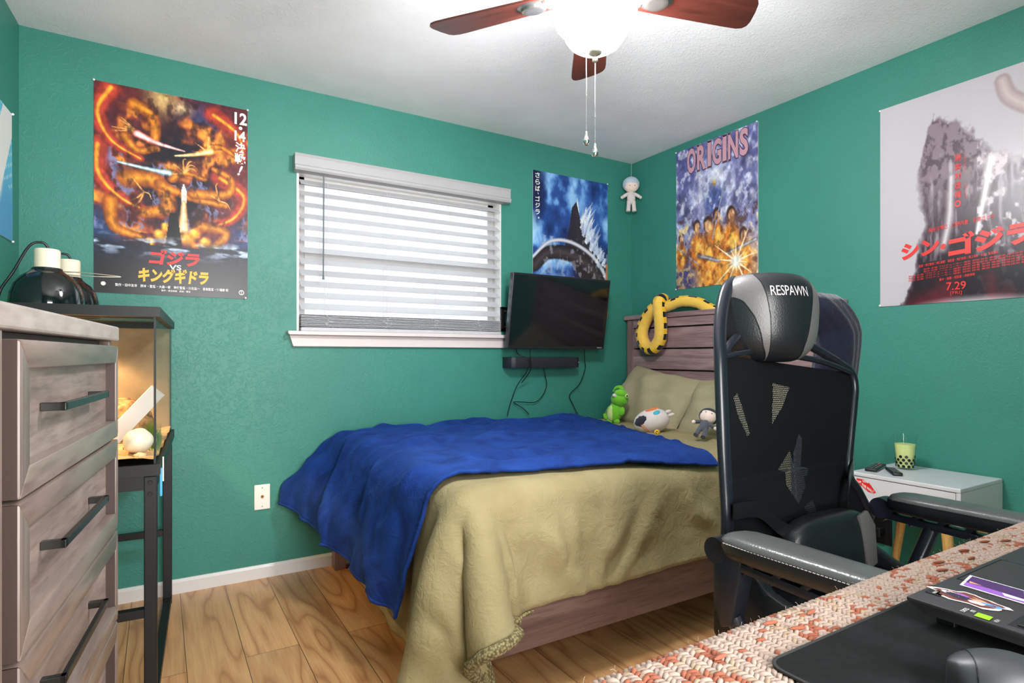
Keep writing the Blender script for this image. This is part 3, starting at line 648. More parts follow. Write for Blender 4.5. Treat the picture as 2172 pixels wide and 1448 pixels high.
# ---- poster 4: pale poster with a dark rocky crag and red title
P = Paint(0.6, 0.912, 190); u, v = P.u, P.v
n1 = fbm(u, v, 5, 73, 5); n2 = fbm(u, v, 30, 79, 4); n3 = fbm(u * 4, v, 8, 85)
P.c[:] = np.array([190, 184, 189]) / 255; P.mix(np.clip(u * 0.5 + v * 0.2, 0, 1) * 0.6, (174, 164, 170))
jag = 0.05 * (n2 - 0.5) + 0.05 * (n1 - 0.5)
ridge = np.interp(u, [0.0, 0.12, 0.20, 0.26, 0.36, 0.46, 0.60, 0.72, 0.86, 1.0], [1.1, 1.0, 0.62, 0.34, 0.10, 0.16, 0.24, 0.33, 0.36, 0.50])
lft = np.interp(v, [0.0, 0.10, 0.30, 0.55, 0.62, 0.70, 0.85, 1.0], [0.5, 0.30, 0.24, 0.27, 0.30, 0.26, 0.24, 0.14])
inside = np.clip((v - ridge - jag * 2) * 30, 0, 1) * np.clip((u - lft - jag) * 22, 0, 1)
P.mix(inside, (132, 114, 122)); P.mix(inside * np.clip((v - 0.40) * 3.0, 0, 1), (44, 32, 40)); P.mix(inside * np.clip((n2 - 0.5) * 6, 0, 0.75), (70, 54, 62)); P.mix(inside * np.clip((0.44 - n2) * 7, 0, 0.8) * (u > 0.62), (226, 214, 218))
P.mix(inside * np.clip((n3 - 0.55) * 3, 0, 0.6) * (v < 0.8) * (v > 0.3), (206, 196, 202))
P.stroke([(0.70, 0.38), (0.66, 0.55), (0.62, 0.70)], 0.05, 0.015, (252, 248, 248), (180, 166, 172), 0.9); P.stroke([(0.47, 0.42), (0.46, 0.60), (0.42, 0.75)], 0.03, 0.05, (240, 234, 236), (160, 140, 150), 0.9, 0.8)
P.mix(inside * np.clip((v - 0.72) * 6, 0, 0.85), (30, 20, 28)); P.mix(np.clip((n1 - 0.55) * 5, 0, 1) * (v > 0.8) * inside, (84, 26, 36))
P.stroke([(0.76, 0.05), (0.80, 0.13), (0.92, 0.20), (1.0, 0.22)], 0.05, 0.07, (196, 180, 178), (150, 128, 130), 0.3)
P.ell(0.62, 1.02, 0.45, 0.08, (226, 216, 218), 0.8)
y4, z4 = -1.660, 2.222
f4 = lambda a, b, d: Vector((-d, y4 - a * 0.6, z4 - b * 0.908))
t = poster('wall_poster', 'pale poster of a dark crag dated 7.29, above the nightstand', P, f4, (0, y4 - 0.3, z4 - 0.908)); g4 = lambda a, b: f4(a, b, 0.0065)
def slant(a, b): return g4(a, b - 0.035 * (a - 0.16) / 0.7)
lettering('title_lettering', 'シン', INK['red'], t, slant, 0.15, 0.40, 0.780, 0.700, bold=0.055)
lettering('title_lettering', '・', INK['red'], t, slant, 0.408, 0.44, 0.765, 0.738, bold=0.06)
lettering('title_lettering', 'ゴジラ', INK['red'], t, slant, 0.455, 0.93, 0.808, 0.705, bold=0.06)
lettering('cast_lettering', '長谷川博己　竹野内豊　石原さとみ', INK['red'], t, slant, 0.33, 0.72, 0.672, 0.650, bold=0.01)
lettering('credit_lettering', '監督・特技監督｜樋口真嗣　准監督・特技統括｜尾上克郎　音楽｜鷺巣詩郎', INK['red'], t, slant, 0.27, 0.74, 0.830, 0.816, bold=0.01)
for k in range(5): lettering('credit_lettering', '製作 企画 プロデューサー 撮影 照明 録音 美術 編集 特殊技術 配給・東宝', INK['red'], t, slant, 0.20 if k > 1 else 0.3, 0.98, 0.846 + 0.011 * k, 0.838 + 0.011 * k)
lettering('credit_lettering', '脚本・編集・総監督｜庵野秀明', INK['red'], t, slant, 0.40, 0.61, 0.911, 0.897, bold=0.01)
lettering('date_lettering', '7.29', INK['red'], t, g4, 0.442, 0.560, 0.945, 0.908, bold=0.01)
lettering('date_lettering', '[FRI]', INK['red'], t, g4, 0.468, 0.535, 0.970, 0.951)
for k, chh in enumerate('現実対虚構。'): lettering('slogan_lettering', chh, INK['red'], t, g4, 0.492, 0.532, 0.356 + 0.042 * k, 0.324 + 0.042 * k, bold=0.01)
for k, chh in enumerate('ニッポン'): lettering('slogan_lettering', chh, INK['red'], t, g4, 0.545, 0.562, 0.346 + 0.02 * k, 0.332 + 0.02 * k)
for k, chh in enumerate('ゴジラ'): lettering('slogan_lettering', chh, INK['red'], t, g4, 0.548, 0.568, 0.486 + 0.024 * k, 0.468 + 0.024 * k)
tacks(f4, t, [(0.0, 0.005), (0.0, 0.995)], None)

# ---- poster 5 on the left wall, only its edge shows
P = Paint(0.5, 0.48, 60); u, v = P.u, P.v
P.c[:] = np.array([96, 186, 216]) / 255; P.mix(np.clip((v - 0.4) * 3, 0, 1), (84, 150, 200)); P.mix((np.abs(((u * 0.4 + v) * 12) % 1 - 0.5) < 0.08) * (v < 0.6), (190, 228, 240)); P.ell(0.6, 0.5, 0.2, 0.3, (226, 226, 236), 0.3)
nw = Vector((-wdir.y, wdir.x, 0))
def f5(a, b, d):
    s = 0.112 + 0.5 * (1 - a); p = WL + wdir * s + nw * d; return Vector((p.x, p.y, 2.035 - b * 0.50))
p5 = f5(0.5, 1, 0); t = poster('wall_poster', 'light blue poster with pale stripes on the left wall', P, f5, (p5.x, p5.y, p5.z), curl=0.003)
tacks(f5, t, [(1.0, 0.0), (1.0, 1.0)], None)

# ================================================================= SWITCH / OUTLET PLATES
t = thing('wall_plate', 'white wall plate with a coaxial jack left of the bed', 'wall plate', (-2.424, 0, 0.33))
bm = BM(); box(bm, (-2.460, -0.006, 0.334), (-2.388, -0.0003, 0.456), 0.003); obj('cover_plate', bm, M['plastic_w'], t)
bm = BM()
lathe(bm, [(0.0, 0.010), (0.004, 0.010), (0.005, 0.004), (0.007, 0.004), (0.007, 0)], (0, 0, 0), 16, T=Matrix.Translation((-2.424, -0.006, 0.398)) @ Matrix.Rotation(R(90), 4, 'X'))
obj('coaxial_jack', bm, mat('brass', rgb(150, 110, 60), 0.3, 0.8), t)
bm = BM()
for zz in (0.350, 0.440): blob(bm, (-2.424, -0.006, zz), 0.003, u=8, v=6)
obj('screw', bm, M['steel'], t)
t = thing('wall_outlet', 'dark wall outlet with a black plug behind the nightstand', 'outlet', (0, -1.66, 0.22))
bm = BM(); box(bm, (-0.006, -1.71, 0.22), (-0.0003, -1.61, 0.34), 0.003); obj('cover_plate', bm, M['black'], t)
bm = BM(); box(bm, (-0.045, -1.68, 0.255), (-0.006, -1.635, 0.30), 0.005); obj('plug', bm, M['black'], t)

# ================================================================= TELEVISION, SOUNDBAR
tv = thing('television', 'black flat screen television tilted forward on a wall bracket beside the window', 'television', (-0.742, -0.04, 1.135))
TT = Matrix.Translation((-0.742, -0.155, 1.352)) @ Matrix.Rotation(R(9.0), 4, 'X')
hw, hh = 0.366, 0.224
bm = BM(); box(bm, (-hw, -0.022, -hh), (hw, 0.014, hh), 0.004); box(bm, (-hw * 0.8, 0.013, -hh * 0.75), (hw * 0.8, 0.035, hh * 0.6), 0.01); obj('casing', bm, M['bezel'], tv, T=TT)
bm = BM(); box(bm, (-hw + 0.012, -0.0235, -hh + 0.019), (hw - 0.012, -0.0215, hh - 0.012)); obj('screen', bm, M['screen'], tv, T=TT)
g = lambda a, b: TT @ Vector((a, -0.0238, b)); lettering('logo_lettering', 'VIZIO', INK['silver'], tv, g, 0.305, 0.345, -0.216, -0.209, bold=0.01)
bm = BM(); box(bm, (-1.075, -0.012, 1.235), (-1.045, -0.001, 1.385), 0.002); box(bm, (-1.075, -0.012, 1.235), (-0.60, -0.001, 1.25), 0.002); box(bm, (-1.075, -0.012, 1.37), (-0.60, -0.001, 1.385), 0.002)
tube(bm, [(-1.05, -0.01, 1.36), (-0.98, -0.06, 1.33), (-0.95, -0.11, 1.33)], 0.007); tube(bm, [(-1.05, -0.01, 1.26), (-0.98, -0.06, 1.29), (-0.95, -0.11, 1.29)], 0.007)
box(bm, (-0.95, -0.125, 1.28), (-0.55, -0.10, 1.34), 0.003); obj('wall_bracket', bm, M['blackmetal'], tv)
for pts in ([(-1.02, -0.10, 1.15), (-0.985, -0.06, 1.10), (-0.93, -0.10, 1.06), (-0.95, -0.115, 1.0), (-0.985, -0.05, 0.90), (-1.02, -0.03, 0.79), (-1.04, -0.03, 0.72)], [(-0.93, -0.11, 1.14), (-0.93, -0.118, 1.07), (-0.93, -0.118, 1.0), (-0.945, -0.04, 0.92)], [(-0.50, -0.10, 1.14), (-0.46, -0.05, 1.06), (-0.44, -0.03, 1.0), (-0.48, -0.02, 0.90), (-0.56, -0.02, 0.83), (-0.53, -0.02, 0.76), (-0.50, -0.03, 0.70)]):
    bm = BM(); tube(bm, smooth_path(pts, 8), 0.0028, 6); obj('power_cable', bm, M['cord'], tv)
sb = thing('soundbar', 'slim black soundbar mounted on the wall under the television', 'soundbar', (-0.795, 0, 1.01))
bm = BM(); prism(bm, [(-1.060, -0.002), (-1.060, -0.055), (-1.045, -0.085), (-1.02, -0.095), (-0.56, -0.095), (-0.535, -0.085), (-0.530, -0.055), (-0.530, -0.002)], lambda a, b, d: Vector((a, b, d)), 1.012, 1.078, bev=0.004); obj('soundbar_body', bm, M['soundbar'], sb, smooth=30)
bm = BM(); tube(bm, smooth_path([(-0.78, -0.04, 1.014), (-0.76, -0.03, 0.96), (-0.75, -0.03, 0.90), (-0.77, -0.02, 0.84), (-0.83, -0.02, 0.795), (-0.93, -0.02, 0.80), (-0.99, -0.02, 0.80), (-0.92, -0.02, 0.76), (-0.88, -0.025, 0.72)], 8), 0.0025, 6); obj('power_cable', bm, M['cord'], sb)
bm = BM(); blob(bm, (-0.545, -0.095, 1.045), 0.003, u=8, v=6); obj('indicator', bm, INK['silver'], sb)

# ================================================================= BED
bed = thing('bed', 'grey-brown wooden bed with a slatted headboard in the room corner', 'bed', (-1.04, -0.78, 0))
BX0, BX1, BY0, BY1 = -2.095, -0.025, -1.505, -0.045
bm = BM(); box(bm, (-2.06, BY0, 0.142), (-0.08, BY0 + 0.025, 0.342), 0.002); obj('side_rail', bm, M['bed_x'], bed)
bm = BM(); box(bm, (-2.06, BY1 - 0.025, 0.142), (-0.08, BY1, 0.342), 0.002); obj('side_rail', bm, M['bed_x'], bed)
bm = BM(); box(bm, (BX0, BY0 + 0.05, 0.142), (BX0 + 0.025, BY1 - 0.05, 0.342), 0.002); obj('footboard', bm, M['foot'], bed, label='wooden footboard with warm light painted into its colour')
for yy in (BY0, BY1 - 0.055):
    bm = BM(); box(bm, (BX0 - 0.002, yy, 0), (BX0 + 0.055, yy + 0.055, 0.345), 0.003); obj('leg', bm, M['bed_z'], bed)
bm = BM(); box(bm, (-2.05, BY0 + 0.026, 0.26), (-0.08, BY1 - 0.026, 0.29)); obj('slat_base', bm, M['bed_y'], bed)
bm = BM(); box(bm, (-2.062, -1.470, 0.292), (-0.085, -0.075, 0.645), 0.045, 4); obj('mattress', bm, M['mattress'], bed, smooth=50)
HB0, HB1 = -1.50, -0.030
for yy in (HB0, HB1 - 0.062):
    bm = BM(); box(bm, (-0.072, yy, 0), (-0.018, yy + 0.062, 1.330), 0.003); obj('headboard_post', bm, M['bed_z'], bed)
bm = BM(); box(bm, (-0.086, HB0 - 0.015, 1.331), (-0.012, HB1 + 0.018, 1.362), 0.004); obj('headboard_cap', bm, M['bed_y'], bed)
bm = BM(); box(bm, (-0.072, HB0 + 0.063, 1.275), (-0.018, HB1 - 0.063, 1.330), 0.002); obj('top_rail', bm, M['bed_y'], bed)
for k in range(5):
    zt = 1.273 - 0.1385 * k
    bm = BM()
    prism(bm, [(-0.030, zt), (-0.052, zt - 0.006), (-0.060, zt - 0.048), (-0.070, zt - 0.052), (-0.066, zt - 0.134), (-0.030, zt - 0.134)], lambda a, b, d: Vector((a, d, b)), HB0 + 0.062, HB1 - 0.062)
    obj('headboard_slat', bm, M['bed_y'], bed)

# ---- position-based cloth draped over the bed
def cloth_sim(flat, nu, nv, ztop, iters, substep, coll, seed, wob=0.02, slack=1.0, bendk=0.25, fric=0.35, pin=False):
    X = np.zeros((nu, nv, 3)); X[..., :2] = flat; 
    r = np.random.default_rng(seed); uu, vv_ = np.meshgrid(np.linspace(0, 1, nu), np.linspace(0, 1, nv), indexing='ij')
    X[..., 2] = ztop + wob * (fbm(uu * 1.2, vv_, 9, seed, 3) - 0.5) * 2
    rest0 = X.copy(); rest0[..., 2] = 0; rest0 *= slack
    cons = []
    def addc(di, dj, k, par):
        # coloured batches along the stepping direction
        for c0 in range(2):
            if di and (di > 0):
                idx = [i for i in range(0, nu - di) if (i // di) % 2 == c0]
                j0 = slice(0, nv - dj) if dj >= 0 else slice(-dj, nv); j1 = slice(dj, nv) if dj >= 0 else slice(0, nv + dj)
                idx = np.array(idx); 
                if len(idx) == 0: continue
                A = (idx, j0); B = (idx + di, j1)
            else:
                jdx = np.array([j for j in range(0, nv - dj) if (j // dj) % 2 == c0]); A = (slice(None), jdx); B = (slice(None), jdx + dj)
            d = np.linalg.norm(rest0[B] - rest0[A], axis=-1); cons.append((A, B, d, k))
    addc(1, 0, 1.0, 0); addc(0, 1, 1.0, 0); addc(1, 1, 0.5, 0); addc(1, -1, 0.5, 0); addc(2, 0, bendk, 0); addc(0, 2, bendk, 0)
    Vv = np.zeros_like(X); dt = 1 / 60.0
    for it in range(iters):
        Vv[..., 2] -= 3.2 * dt; Vv *= 0.985
        sp = np.linalg.norm(Vv, axis=-1, keepdims=True); Vv *= np.minimum(1, 2.0 / np.maximum(sp, 1e-6))
        Pn = X + Vv * dt
        for s in range(substep):
            for A, B, d, k in cons:
                D = Pn[B] - Pn[A]; l = np.linalg.norm(D, axis=-1); corr = (0.5 * k * (l - d) / np.maximum(l, 1e-8))[..., None] * D
                Pn[A] += corr; Pn[B] -= corr
            if s % 4 == 3 or s == substep - 1:
                Q = coll(Pn.reshape(-1, 3).copy(), s == substep - 1).reshape(nu, nv, 3); hit = (np.abs(Q - Pn).sum(-1) > 1e-7)
                Pn = Q
                if s == substep - 1:
                    mv = Pn - X; top_ = hit & (Pn[..., 2] > 0.60); mv[..., 2] = 0; Pn[hit & ~top_] -= mv[hit & ~top_] * fric; Pn[top_] -= mv[top_] * 0.93
                    if pin: Pn[0] = np.where(Pn[0, :, 2:3] > 0.5, X[0] * [1, 1, 0] + Pn[0] * [0, 0, 1], Pn[0])
        Vv = (Pn - X) / dt; X = Pn
    return X
def push_box(P_, lo, hi, r, th):
    c = (np.array(lo) + np.array(hi)) / 2; b = (np.array(hi) - np.array(lo)) / 2 - r
    d = P_ - c; q = np.abs(d) - b; qm = np.maximum(q, 0); out = np.linalg.norm(qm, axis=-1); ins = np.minimum(q.max(-1), 0)
    sd = out + ins - r - th; m_ = sd < 0
    n_ = np.where((out > 1e-9)[:, None], qm / np.maximum(out, 1e-9)[:, None], (q == q.max(-1, keepdims=True)) * 1.0) * np.sign(d)
    P_[m_] -= n_[m_] * sd[m_][:, None]; return P_
def env(P_, th):
    P_ = push_box(P_, (-2.062, -1.470, 0.10), (-0.085, -0.075, 0.645), 0.05, th)
    P_ = push_box(P_, (BX0, BY0, 0.14), (-0.05, BY1, 0.345), 0.01, th * 0.6)
    P_[:, 1] = np.minimum(P_[:, 1], -0.018); P_[:, 0] = np.minimum(P_[:, 0], -0.09); P_[:, 2] = np.maximum(P_[:, 2], 0.008); return P_
def grid_flat(c00, c10, c11, c01, nu, nv):
    a = np.linspace(0, 1, nu)[:, None, None]; b = np.linspace(0, 1, nv)[None, :, None]; c00, c10, c11, c01 = map(np.array, (c00, c10, c11, c01))
    return c00 * (1 - a) * (1 - b) + c10 * a * (1 - b) + c11 * a * b + c01 * (1 - a) * b
def cloth_mesh(name, X, mat_, parent, loc, lo=(0, 0, 0, 0), thick=0.0, smooth=True, uvjit=0):
    nu, nv = X.shape[:2]; a0, a1, b0, b1 = lo; X = X[a0:nu - a1, b0:nv - b1]; nu, nv = X.shape[:2]
    me = bpy.data.meshes.new(name); me.from_pydata((X.reshape(-1, 3) - np.array(loc)).tolist(), [], [(i * nv + j, (i + 1) * nv + j, (i + 1) * nv + j + 1, i * nv + j + 1) for i in range(nu - 1) for j in range(nv - 1)])
    me.polygons.foreach_set('use_smooth', [True] * len(me.polygons)); me.materials.append(mat_); o = bpy.data.objects.new(name, me); COL.objects.link(o)
    if parent is not None: o.parent = parent
    s = o.modifiers.new('subdivide', 'SUBSURF'); s.levels = 1; s.render_levels = 1
    if thick: t_ = o.modifiers.new('thickness', 'SOLIDIFY'); t_.thickness = thick; t_.offset = 0
    ORG[o.name] = Vector(loc); return o
def normals(X):
    du = np.gradient(X, axis=0); dv = np.gradient(X, axis=1); n_ = np.cross(du, dv); n_ /= np.maximum(np.linalg.norm(n_, axis=-1, keepdims=True), 1e-9); return n_

nu, nv = 92, 74
flat = grid_flat((-0.22, -0.030), (-2.42, -0.030), (-2.66, -1.80), (-0.22, -1.775), nu, nv)
flat[..., 1] -= (np.clip((np.linspace(0, 1, nu) - 0.68) / 0.32, 0, 1) ** 1.5)[:, None] * np.linspace(0, 1, nv)[None, :] ** 2 * 0.09
CX = cloth_sim(flat, nu, nv, 0.70, 200, 26, lambda P_, last: env(P_, 0.018), 5, 0.018, 1.012, pin=True)
nC = normals(CX)
if nC[40, 30, 2] < 0: nC = -nC
def sstep(x, a, b): t_ = np.clip((x - a) / (b - a), 0, 1); return t_ * t_ * (3 - 2 * t_)
def ridge(t_, p=1.0): return (1 - np.abs(np.sin(np.pi * t_)) ** p)     # sharp crests
SU, SV = np.meshgrid(np.linspace(0, 1, nu), np.linspace(0, 1, nv), indexing='ij')
wn = fbm(SU * 2, SV, 4, 91, 3)
side = sstep(0.655 - CX[..., 2], 0.0, 0.20)
near = side * sstep(-CX[..., 1], 1.45, 1.49)
foldn = 0.022 * fbm(SU * 3.2 + 0.25 * wn, SV * 0.35 + 0.6 * SU, 11, 61, 2) + 0.040 * ridge(SU * 9 + 3.0 * wn + SV * 2.0, 1.0) ** 1.5 * sstep(wn, 0.30, 0.55) + 0.026 * ridge(SU * 17 - SV * 4 + 4.0 * wn, 1.0) ** 1.3 * sstep(0.75 - wn, 0.1, 0.35) + 0.012 * fbm(SU * 3, SV * 3, 14, 64, 3)
footm = side * sstep(-CX[..., 0], 2.03, 2.07)
foldf = 0.018 * fbm(SU * 0.4, SV * 2.0, 12, 71, 2) + 0.010 * ridge(SV * 9 + 2 * wn, 0.6)
CX = CX + nC * (near * foldn + footm * foldf * (1 - near) + 0.010 * fbm(SU * 3, SV * 3, 10, 81, 3))[..., None]
fl = sstep(0.64 - CX[..., 2], 0, 0.3) * sstep(-CX[..., 0], 2.0, 2.06)
CX[..., 0] -= fl * (0.09 * (1 - SV) ** 3); CX[..., 2] += fl * 0.05 * (1 - SV) ** 3
CX[..., 1] = np.minimum(CX[..., 1], -0.016); CX[..., 2] = np.maximum(CX[..., 2], 0.01)
nC = normals(CX)
if nC[40, 30, 2] < 0: nC = -nC
cloc = (-1.04, -0.78, 0.66)
comf = thing('comforter', 'olive green comforter with a woolly underside draped over the bed', 'comforter', cloc)
cloth_mesh('cotton_cover', CX + nC * 0.004, M['comforter'], comf, cloc, (0, 0, 0, 0), 0.003)
XL = CX - nC * 0.006
hem = []
for i in range(int(nu * 0.66), nu): hem.append(CX[i, -1] + (CX[i, -1] - CX[i, -2]) / max(np.linalg.norm(CX[i, -1] - CX[i, -2]), 1e-6) * 0.010 + nC[i, -1] * 0.003)
hem_r = [0.004 + 0.013 * min(1, k / 6) + 0.002 * math.sin(k * 2.3) for k in range(len(hem))]
bm = BM(); tube(bm, [Vector((p[0], p[1], max(p[2], 0.02))) for p in hem], hem_r, 10); obj('sherpa_hem', bm, M['sherpa'], comf, smooth=80)
cloth_mesh('sherpa_lining', XL, M['sherpa'], comf, cloc, (0, 0, 0, 0), 0.009, True)

# blanket collides with the comforter surface
n2u, n2v = 78, 62
flat = grid_flat((-0.47, -0.028), (-2.43, -0.028), (-2.49, -1.24), (-0.93, -1.50), n2u, n2v)
CF = CX + nC * 0.006; nuC, nvC = CF.shape[:2]
bvh = BVHTree.FromPolygons([tuple(p) for p in CF.reshape(-1, 3)], [(i * nvC + j, (i + 1) * nvC + j, (i + 1) * nvC + j + 1, i * nvC + j + 1) for i in range(nuC - 1) for j in range(nvC - 1)])
sgn = 1.0
_, nn_, _, _ = bvh.find_nearest(Vector((-1.2, -0.7, 0.9)))
if nn_.z < 0: sgn = -1.0
def coll2(P_, last):
    P_ = env(P_, 0.026)
    if last:
        for i in range(len(P_)):
            p = Vector(P_[i]); h_ = bvh.find_nearest(p, 0.06)
            if h_[0] is not None:
                nrm = h_[1] * sgn; d = (p - h_[0]).dot(nrm)
                if d < 0.012: P_[i] = p + nrm * (0.012 - d)
    return P_
BXc = cloth_sim(flat, n2u, n2v, 0.765, 170, 24, coll2, 17, 0.030, 1.02, pin=True)
nB = normals(BXc)
if nB[30, 30, 2] < 0: nB = -nB
SU, SV = np.meshgrid(np.linspace(0, 1, n2u), np.linspace(0, 1, n2v), indexing='ij')
wn = fbm(SU, SV, 4, 191, 3); wn2 = fbm(SU * 2, SV * 2, 4, 197, 3)
ft = sstep(SU, 0.60, 0.95)
disp = 0.034 * ridge(SV * 5.0 - SU * 1.6 + 2.2 * wn, 1.0) ** 1.6 * sstep(wn2, 0.30, 0.6) + 0.022 * ridge(SV * 8 + SU * 5 + 3 * wn2, 1.0) ** 1.6 * (1 - ft) * sstep(wn, 0.4, 0.6) + 0.018 * fbm(SU * 2, SV * 2, 8, 193, 4)
disp = disp + ft * 0.022 * (0.5 + 0.5 * np.sin(SV * 17 + 3 * wn)) 
disp = disp + 0.030 * sstep(1 - SV, 0.88, 1.0) * fbm(SU * 3, SV, 7, 195, 2) * (1 - sstep(SU, 0.8, 0.9))
disp = disp * sstep(SU, 0.0, 0.10) * (0.4 + 0.6 * sstep(1 - SV, 0.0, 0.10))
BXc = BXc + nB * disp[..., None]
fl = sstep(0.66 - BXc[..., 2], 0, 0.3) * sstep(-BXc[..., 0], 2.0, 2.06)
BXc[..., 0] -= fl * (0.05 * (1 - SV) ** 2 + 0.012); BXc[..., 2] += fl * 0.05 * (1 - SV) ** 2
BXc[..., 1] = np.minimum(BXc[..., 1], -0.014)
nB = normals(BXc)
if nB[30, 30, 2] < 0: nB = -nB
bloc = (-1.4, -0.75, 0.70)
blk = thing('throw_blanket', 'navy blue fleece throw spread over the bed and hanging off its foot', 'blanket', bloc)
cloth_mesh('fleece_face', BXc + nB * 0.004, M['blanket'], blk, bloc, (0, 0, 0, 0), 0.004)
cloth_mesh('sherpa_backing', BXc - nB * 0.003, M['navy_sherpa'], blk, bloc, (0, 0, 0, 0), 0.003)
edge = [Vector(BXc[i, -1] + nB[i, -1] * 0.003) for i in range(n2u)]; edge2 = [Vector(BXc[-1, j] + nB[-1, j] * 0.003) for j in range(n2v)]; edge3 = [Vector(BXc[0, j] + nB[0, j] * 0.003) for j in range(n2v)]
bm = BM(); tube(bm, edge, 0.007, 7); tube(bm, edge2, 0.007, 7); tube(bm, edge3, 0.007, 7); obj('rolled_hem', bm, M['blanket'], blk, smooth=60)

# ---- pillows
def pillow(name, label, c, size, rot, seed, group=None):
    t_ = thing(name, label, 'pillow', c, group)
    bm = BM(); nx, ny = 28, 22; w_, h_, d_ = size
    r = random.Random(seed); ph = [r.uniform(0, 6) for _ in range(6)]
    Tm = Matrix.Translation(c) @ Euler(rot).to_matrix().to_4x4()
    top = {}; bot = {}
    for i in range(nx + 1):
        for j in range(ny + 1):
            a = 2 * i / nx - 1; b = 2 * j / ny - 1
            k = max(0, (1 - abs(a) ** 2.6)) ** 0.55 * max(0, (1 - abs(b) ** 2.6)) ** 0.55
            sx = 1 - 0.07 * (1 - b * b) ; sy = 1 - 0.07 * (1 - a * a)
            # edges drawn in between the corners
            X_ = a * w_ / 2 * (1 - 0.06 * (1 - abs(b)) ** 1.0 * abs(a) ** 3); Y_ = b * h_ / 2 * (1 - 0.08 * (1 - abs(a)) * abs(b) ** 3)
            wv = 0.006 * math.sin(9 * a + 4 * b + ph[0]) + 0.005 * math.sin(7 * b - 5 * a + ph[1]) + 0.004 * math.sin(15 * a * b + ph[2])
            top[i, j] = bm.verts.new(Tm @ Vector((X_, Y_, k * d_ / 2 + wv * k * 1.5 + 0.002)))
            bot[i, j] = bm.verts.new(Tm @ Vector((X_, Y_, -k * d_ / 2 + wv * k - 0.002)))
    for i in range(nx):
        for j in range(ny):
            bm.faces.new((top[i, j], top[i + 1, j], top[i + 1, j + 1], top[i, j + 1])); bm.faces.new((bot[i, j], bot[i, j + 1], bot[i + 1, j + 1], bot[i + 1, j]))
    for i in range(nx):
        bm.faces.new((top[i, 0], bot[i, 0], bot[i + 1, 0], top[i + 1, 0])); bm.faces.new((top[i, ny], top[i + 1, ny], bot[i + 1, ny], bot[i, ny]))
    for j in range(ny):
        bm.faces.new((top[0, j], top[0, j + 1], bot[0, j + 1], bot[0, j])); bm.faces.new((top[nx, j], bot[nx, j], bot[nx, j + 1], top[nx, j + 1]))
    obj('pillow_case', bm, M['pillow'], t_, smooth=80); return t_
# local x -> across the bed (y), local y -> up the headboard
def lean(c, size, tilt, twist, name, label, seed):
    ex = Vector((0, -1, 0)); ez0 = Vector((-1, 0, 0)); ey0 = Vector((0, 0, 1))
    Mx = Matrix((ex, ey0, ez0)).transposed(); Rt = Matrix.Rotation(tilt, 3, 'Y'); Tw = Matrix.Rotation(twist, 3, 'X')
    rot = (Rt @ Tw @ Mx).to_euler(); pillow(name, label, c, size, tuple(rot), seed)
lean((-0.235, -0.43, 0.812), (0.66, 0.42, 0.15), R(35), R(9), 'bed_pillow', 'olive pillow leaning on the headboard behind the green plush', 3)
lean((-0.255, -1.07, 0.800), (0.66, 0.42, 0.15), R(38), R(-5), 'bed_pillow', 'olive pillow leaning on the headboard behind the dark-suited doll', 8)

# ================================================================= PLUSH TOYS
def plush(name, col, col2=None): return cloth_mat(name, col, col2 or tuple(min(1, x * 1.12) for x in col[:3]) + (1,), 0.9, 0.4, 60, 0.15, wr=20)
PG = plush('plush_green', rgb(112, 188, 48)); PGL = plush('plush_pale_green', rgb(196, 214, 140)); PW = plush('plush_white', rgb(214, 202, 198)); PD = plush('plush_charcoal', rgb(46, 48, 58)); PO = plush('plush_orange', rgb(226, 120, 60)); PT = plush('plush_teal', rgb(70, 170, 186)); PY = plush('plush_yellow', rgb(238, 186, 36)); PB = plush('plush_black', rgb(26, 24, 24)); PS = plush('plush_skin', rgb(236, 212, 198)); PGr = plush('plush_grey', rgb(84, 84, 92)); PBl = plush('plush_pale_blue', rgb(184, 196, 214))
# green lizard plush propped against the pillow
c = Vector((-0.47, -0.345, 0.675))
t = thing('plush_lizard', 'bright green plush lizard propped against the pillow by the wall', 'plush toy', c)
axis = Vector((0.10, -0.16, 0.98)).normalized(); q = Vector((0, 0, 1)).rotation_difference(axis).to_matrix().to_4x4()
side = Vector((0.45, -0.88, 0)).normalized(); fw = Vector((-0.85, -0.5, 0)).normalized()
A_ = lambda h, s=0, f=0: c + axis * h + side * s + fw * f
bm = BM(); blob(bm, A_(0.070), (0.046, 0.042, 0.066), T=q); blob(bm, A_(0.150, 0.012), (0.056, 0.050, 0.048), T=q); blob(bm, A_(0.185, 0.016, 0.01), (0.044, 0.036, 0.026), T=q)
obj('plush_body', bm, PG, t, smooth=80)
bm = BM(); blob(bm, A_(0.065, -0.014, 0.016), (0.032, 0.030, 0.054), T=q); obj('plush_belly', bm, PGL, t, smooth=80)
for s, h in ((0.044, 0.075), (-0.036, 0.080)):
    bm = BM(); blob(bm, A_(h, s, 0.014), (0.018, 0.018, 0.028), T=q); obj('plush_arm', bm, PG, t, smooth=80)
for s in (-0.024, 0.022):
    bm = BM(); blob(bm, A_(0.012, s, 0.010), (0.018, 0.022, 0.018), T=q); obj('plush_foot', bm, PG, t, smooth=80)
bm = BM(); tube(bm, smooth_path([A_(0.030, -0.03, -0.01), A_(0.030, -0.055, 0.0), A_(0.055, -0.068, 0.0)], 6), [0.018 - 0.0006 * i for i in range(13)], 10); obj('plush_tail', bm, PG, t, smooth=80)
bm = BM(); tube(bm, smooth_path([A_(0.190, 0.022, 0.01), A_(0.222, 0.010, 0.015), A_(0.222, -0.018, 0.02), A_(0.196, -0.034, 0.02)], 6), [0.017 - 0.0007 * i for i in range(19)], 10); obj('plush_snout', bm, PG, t, smooth=80)
bm = BM(); blob(bm, A_(0.174, -0.010, 0.046), (0.015, 0.015, 0.012), T=q); obj('plush_cheek', bm, PW, t, smooth=80)
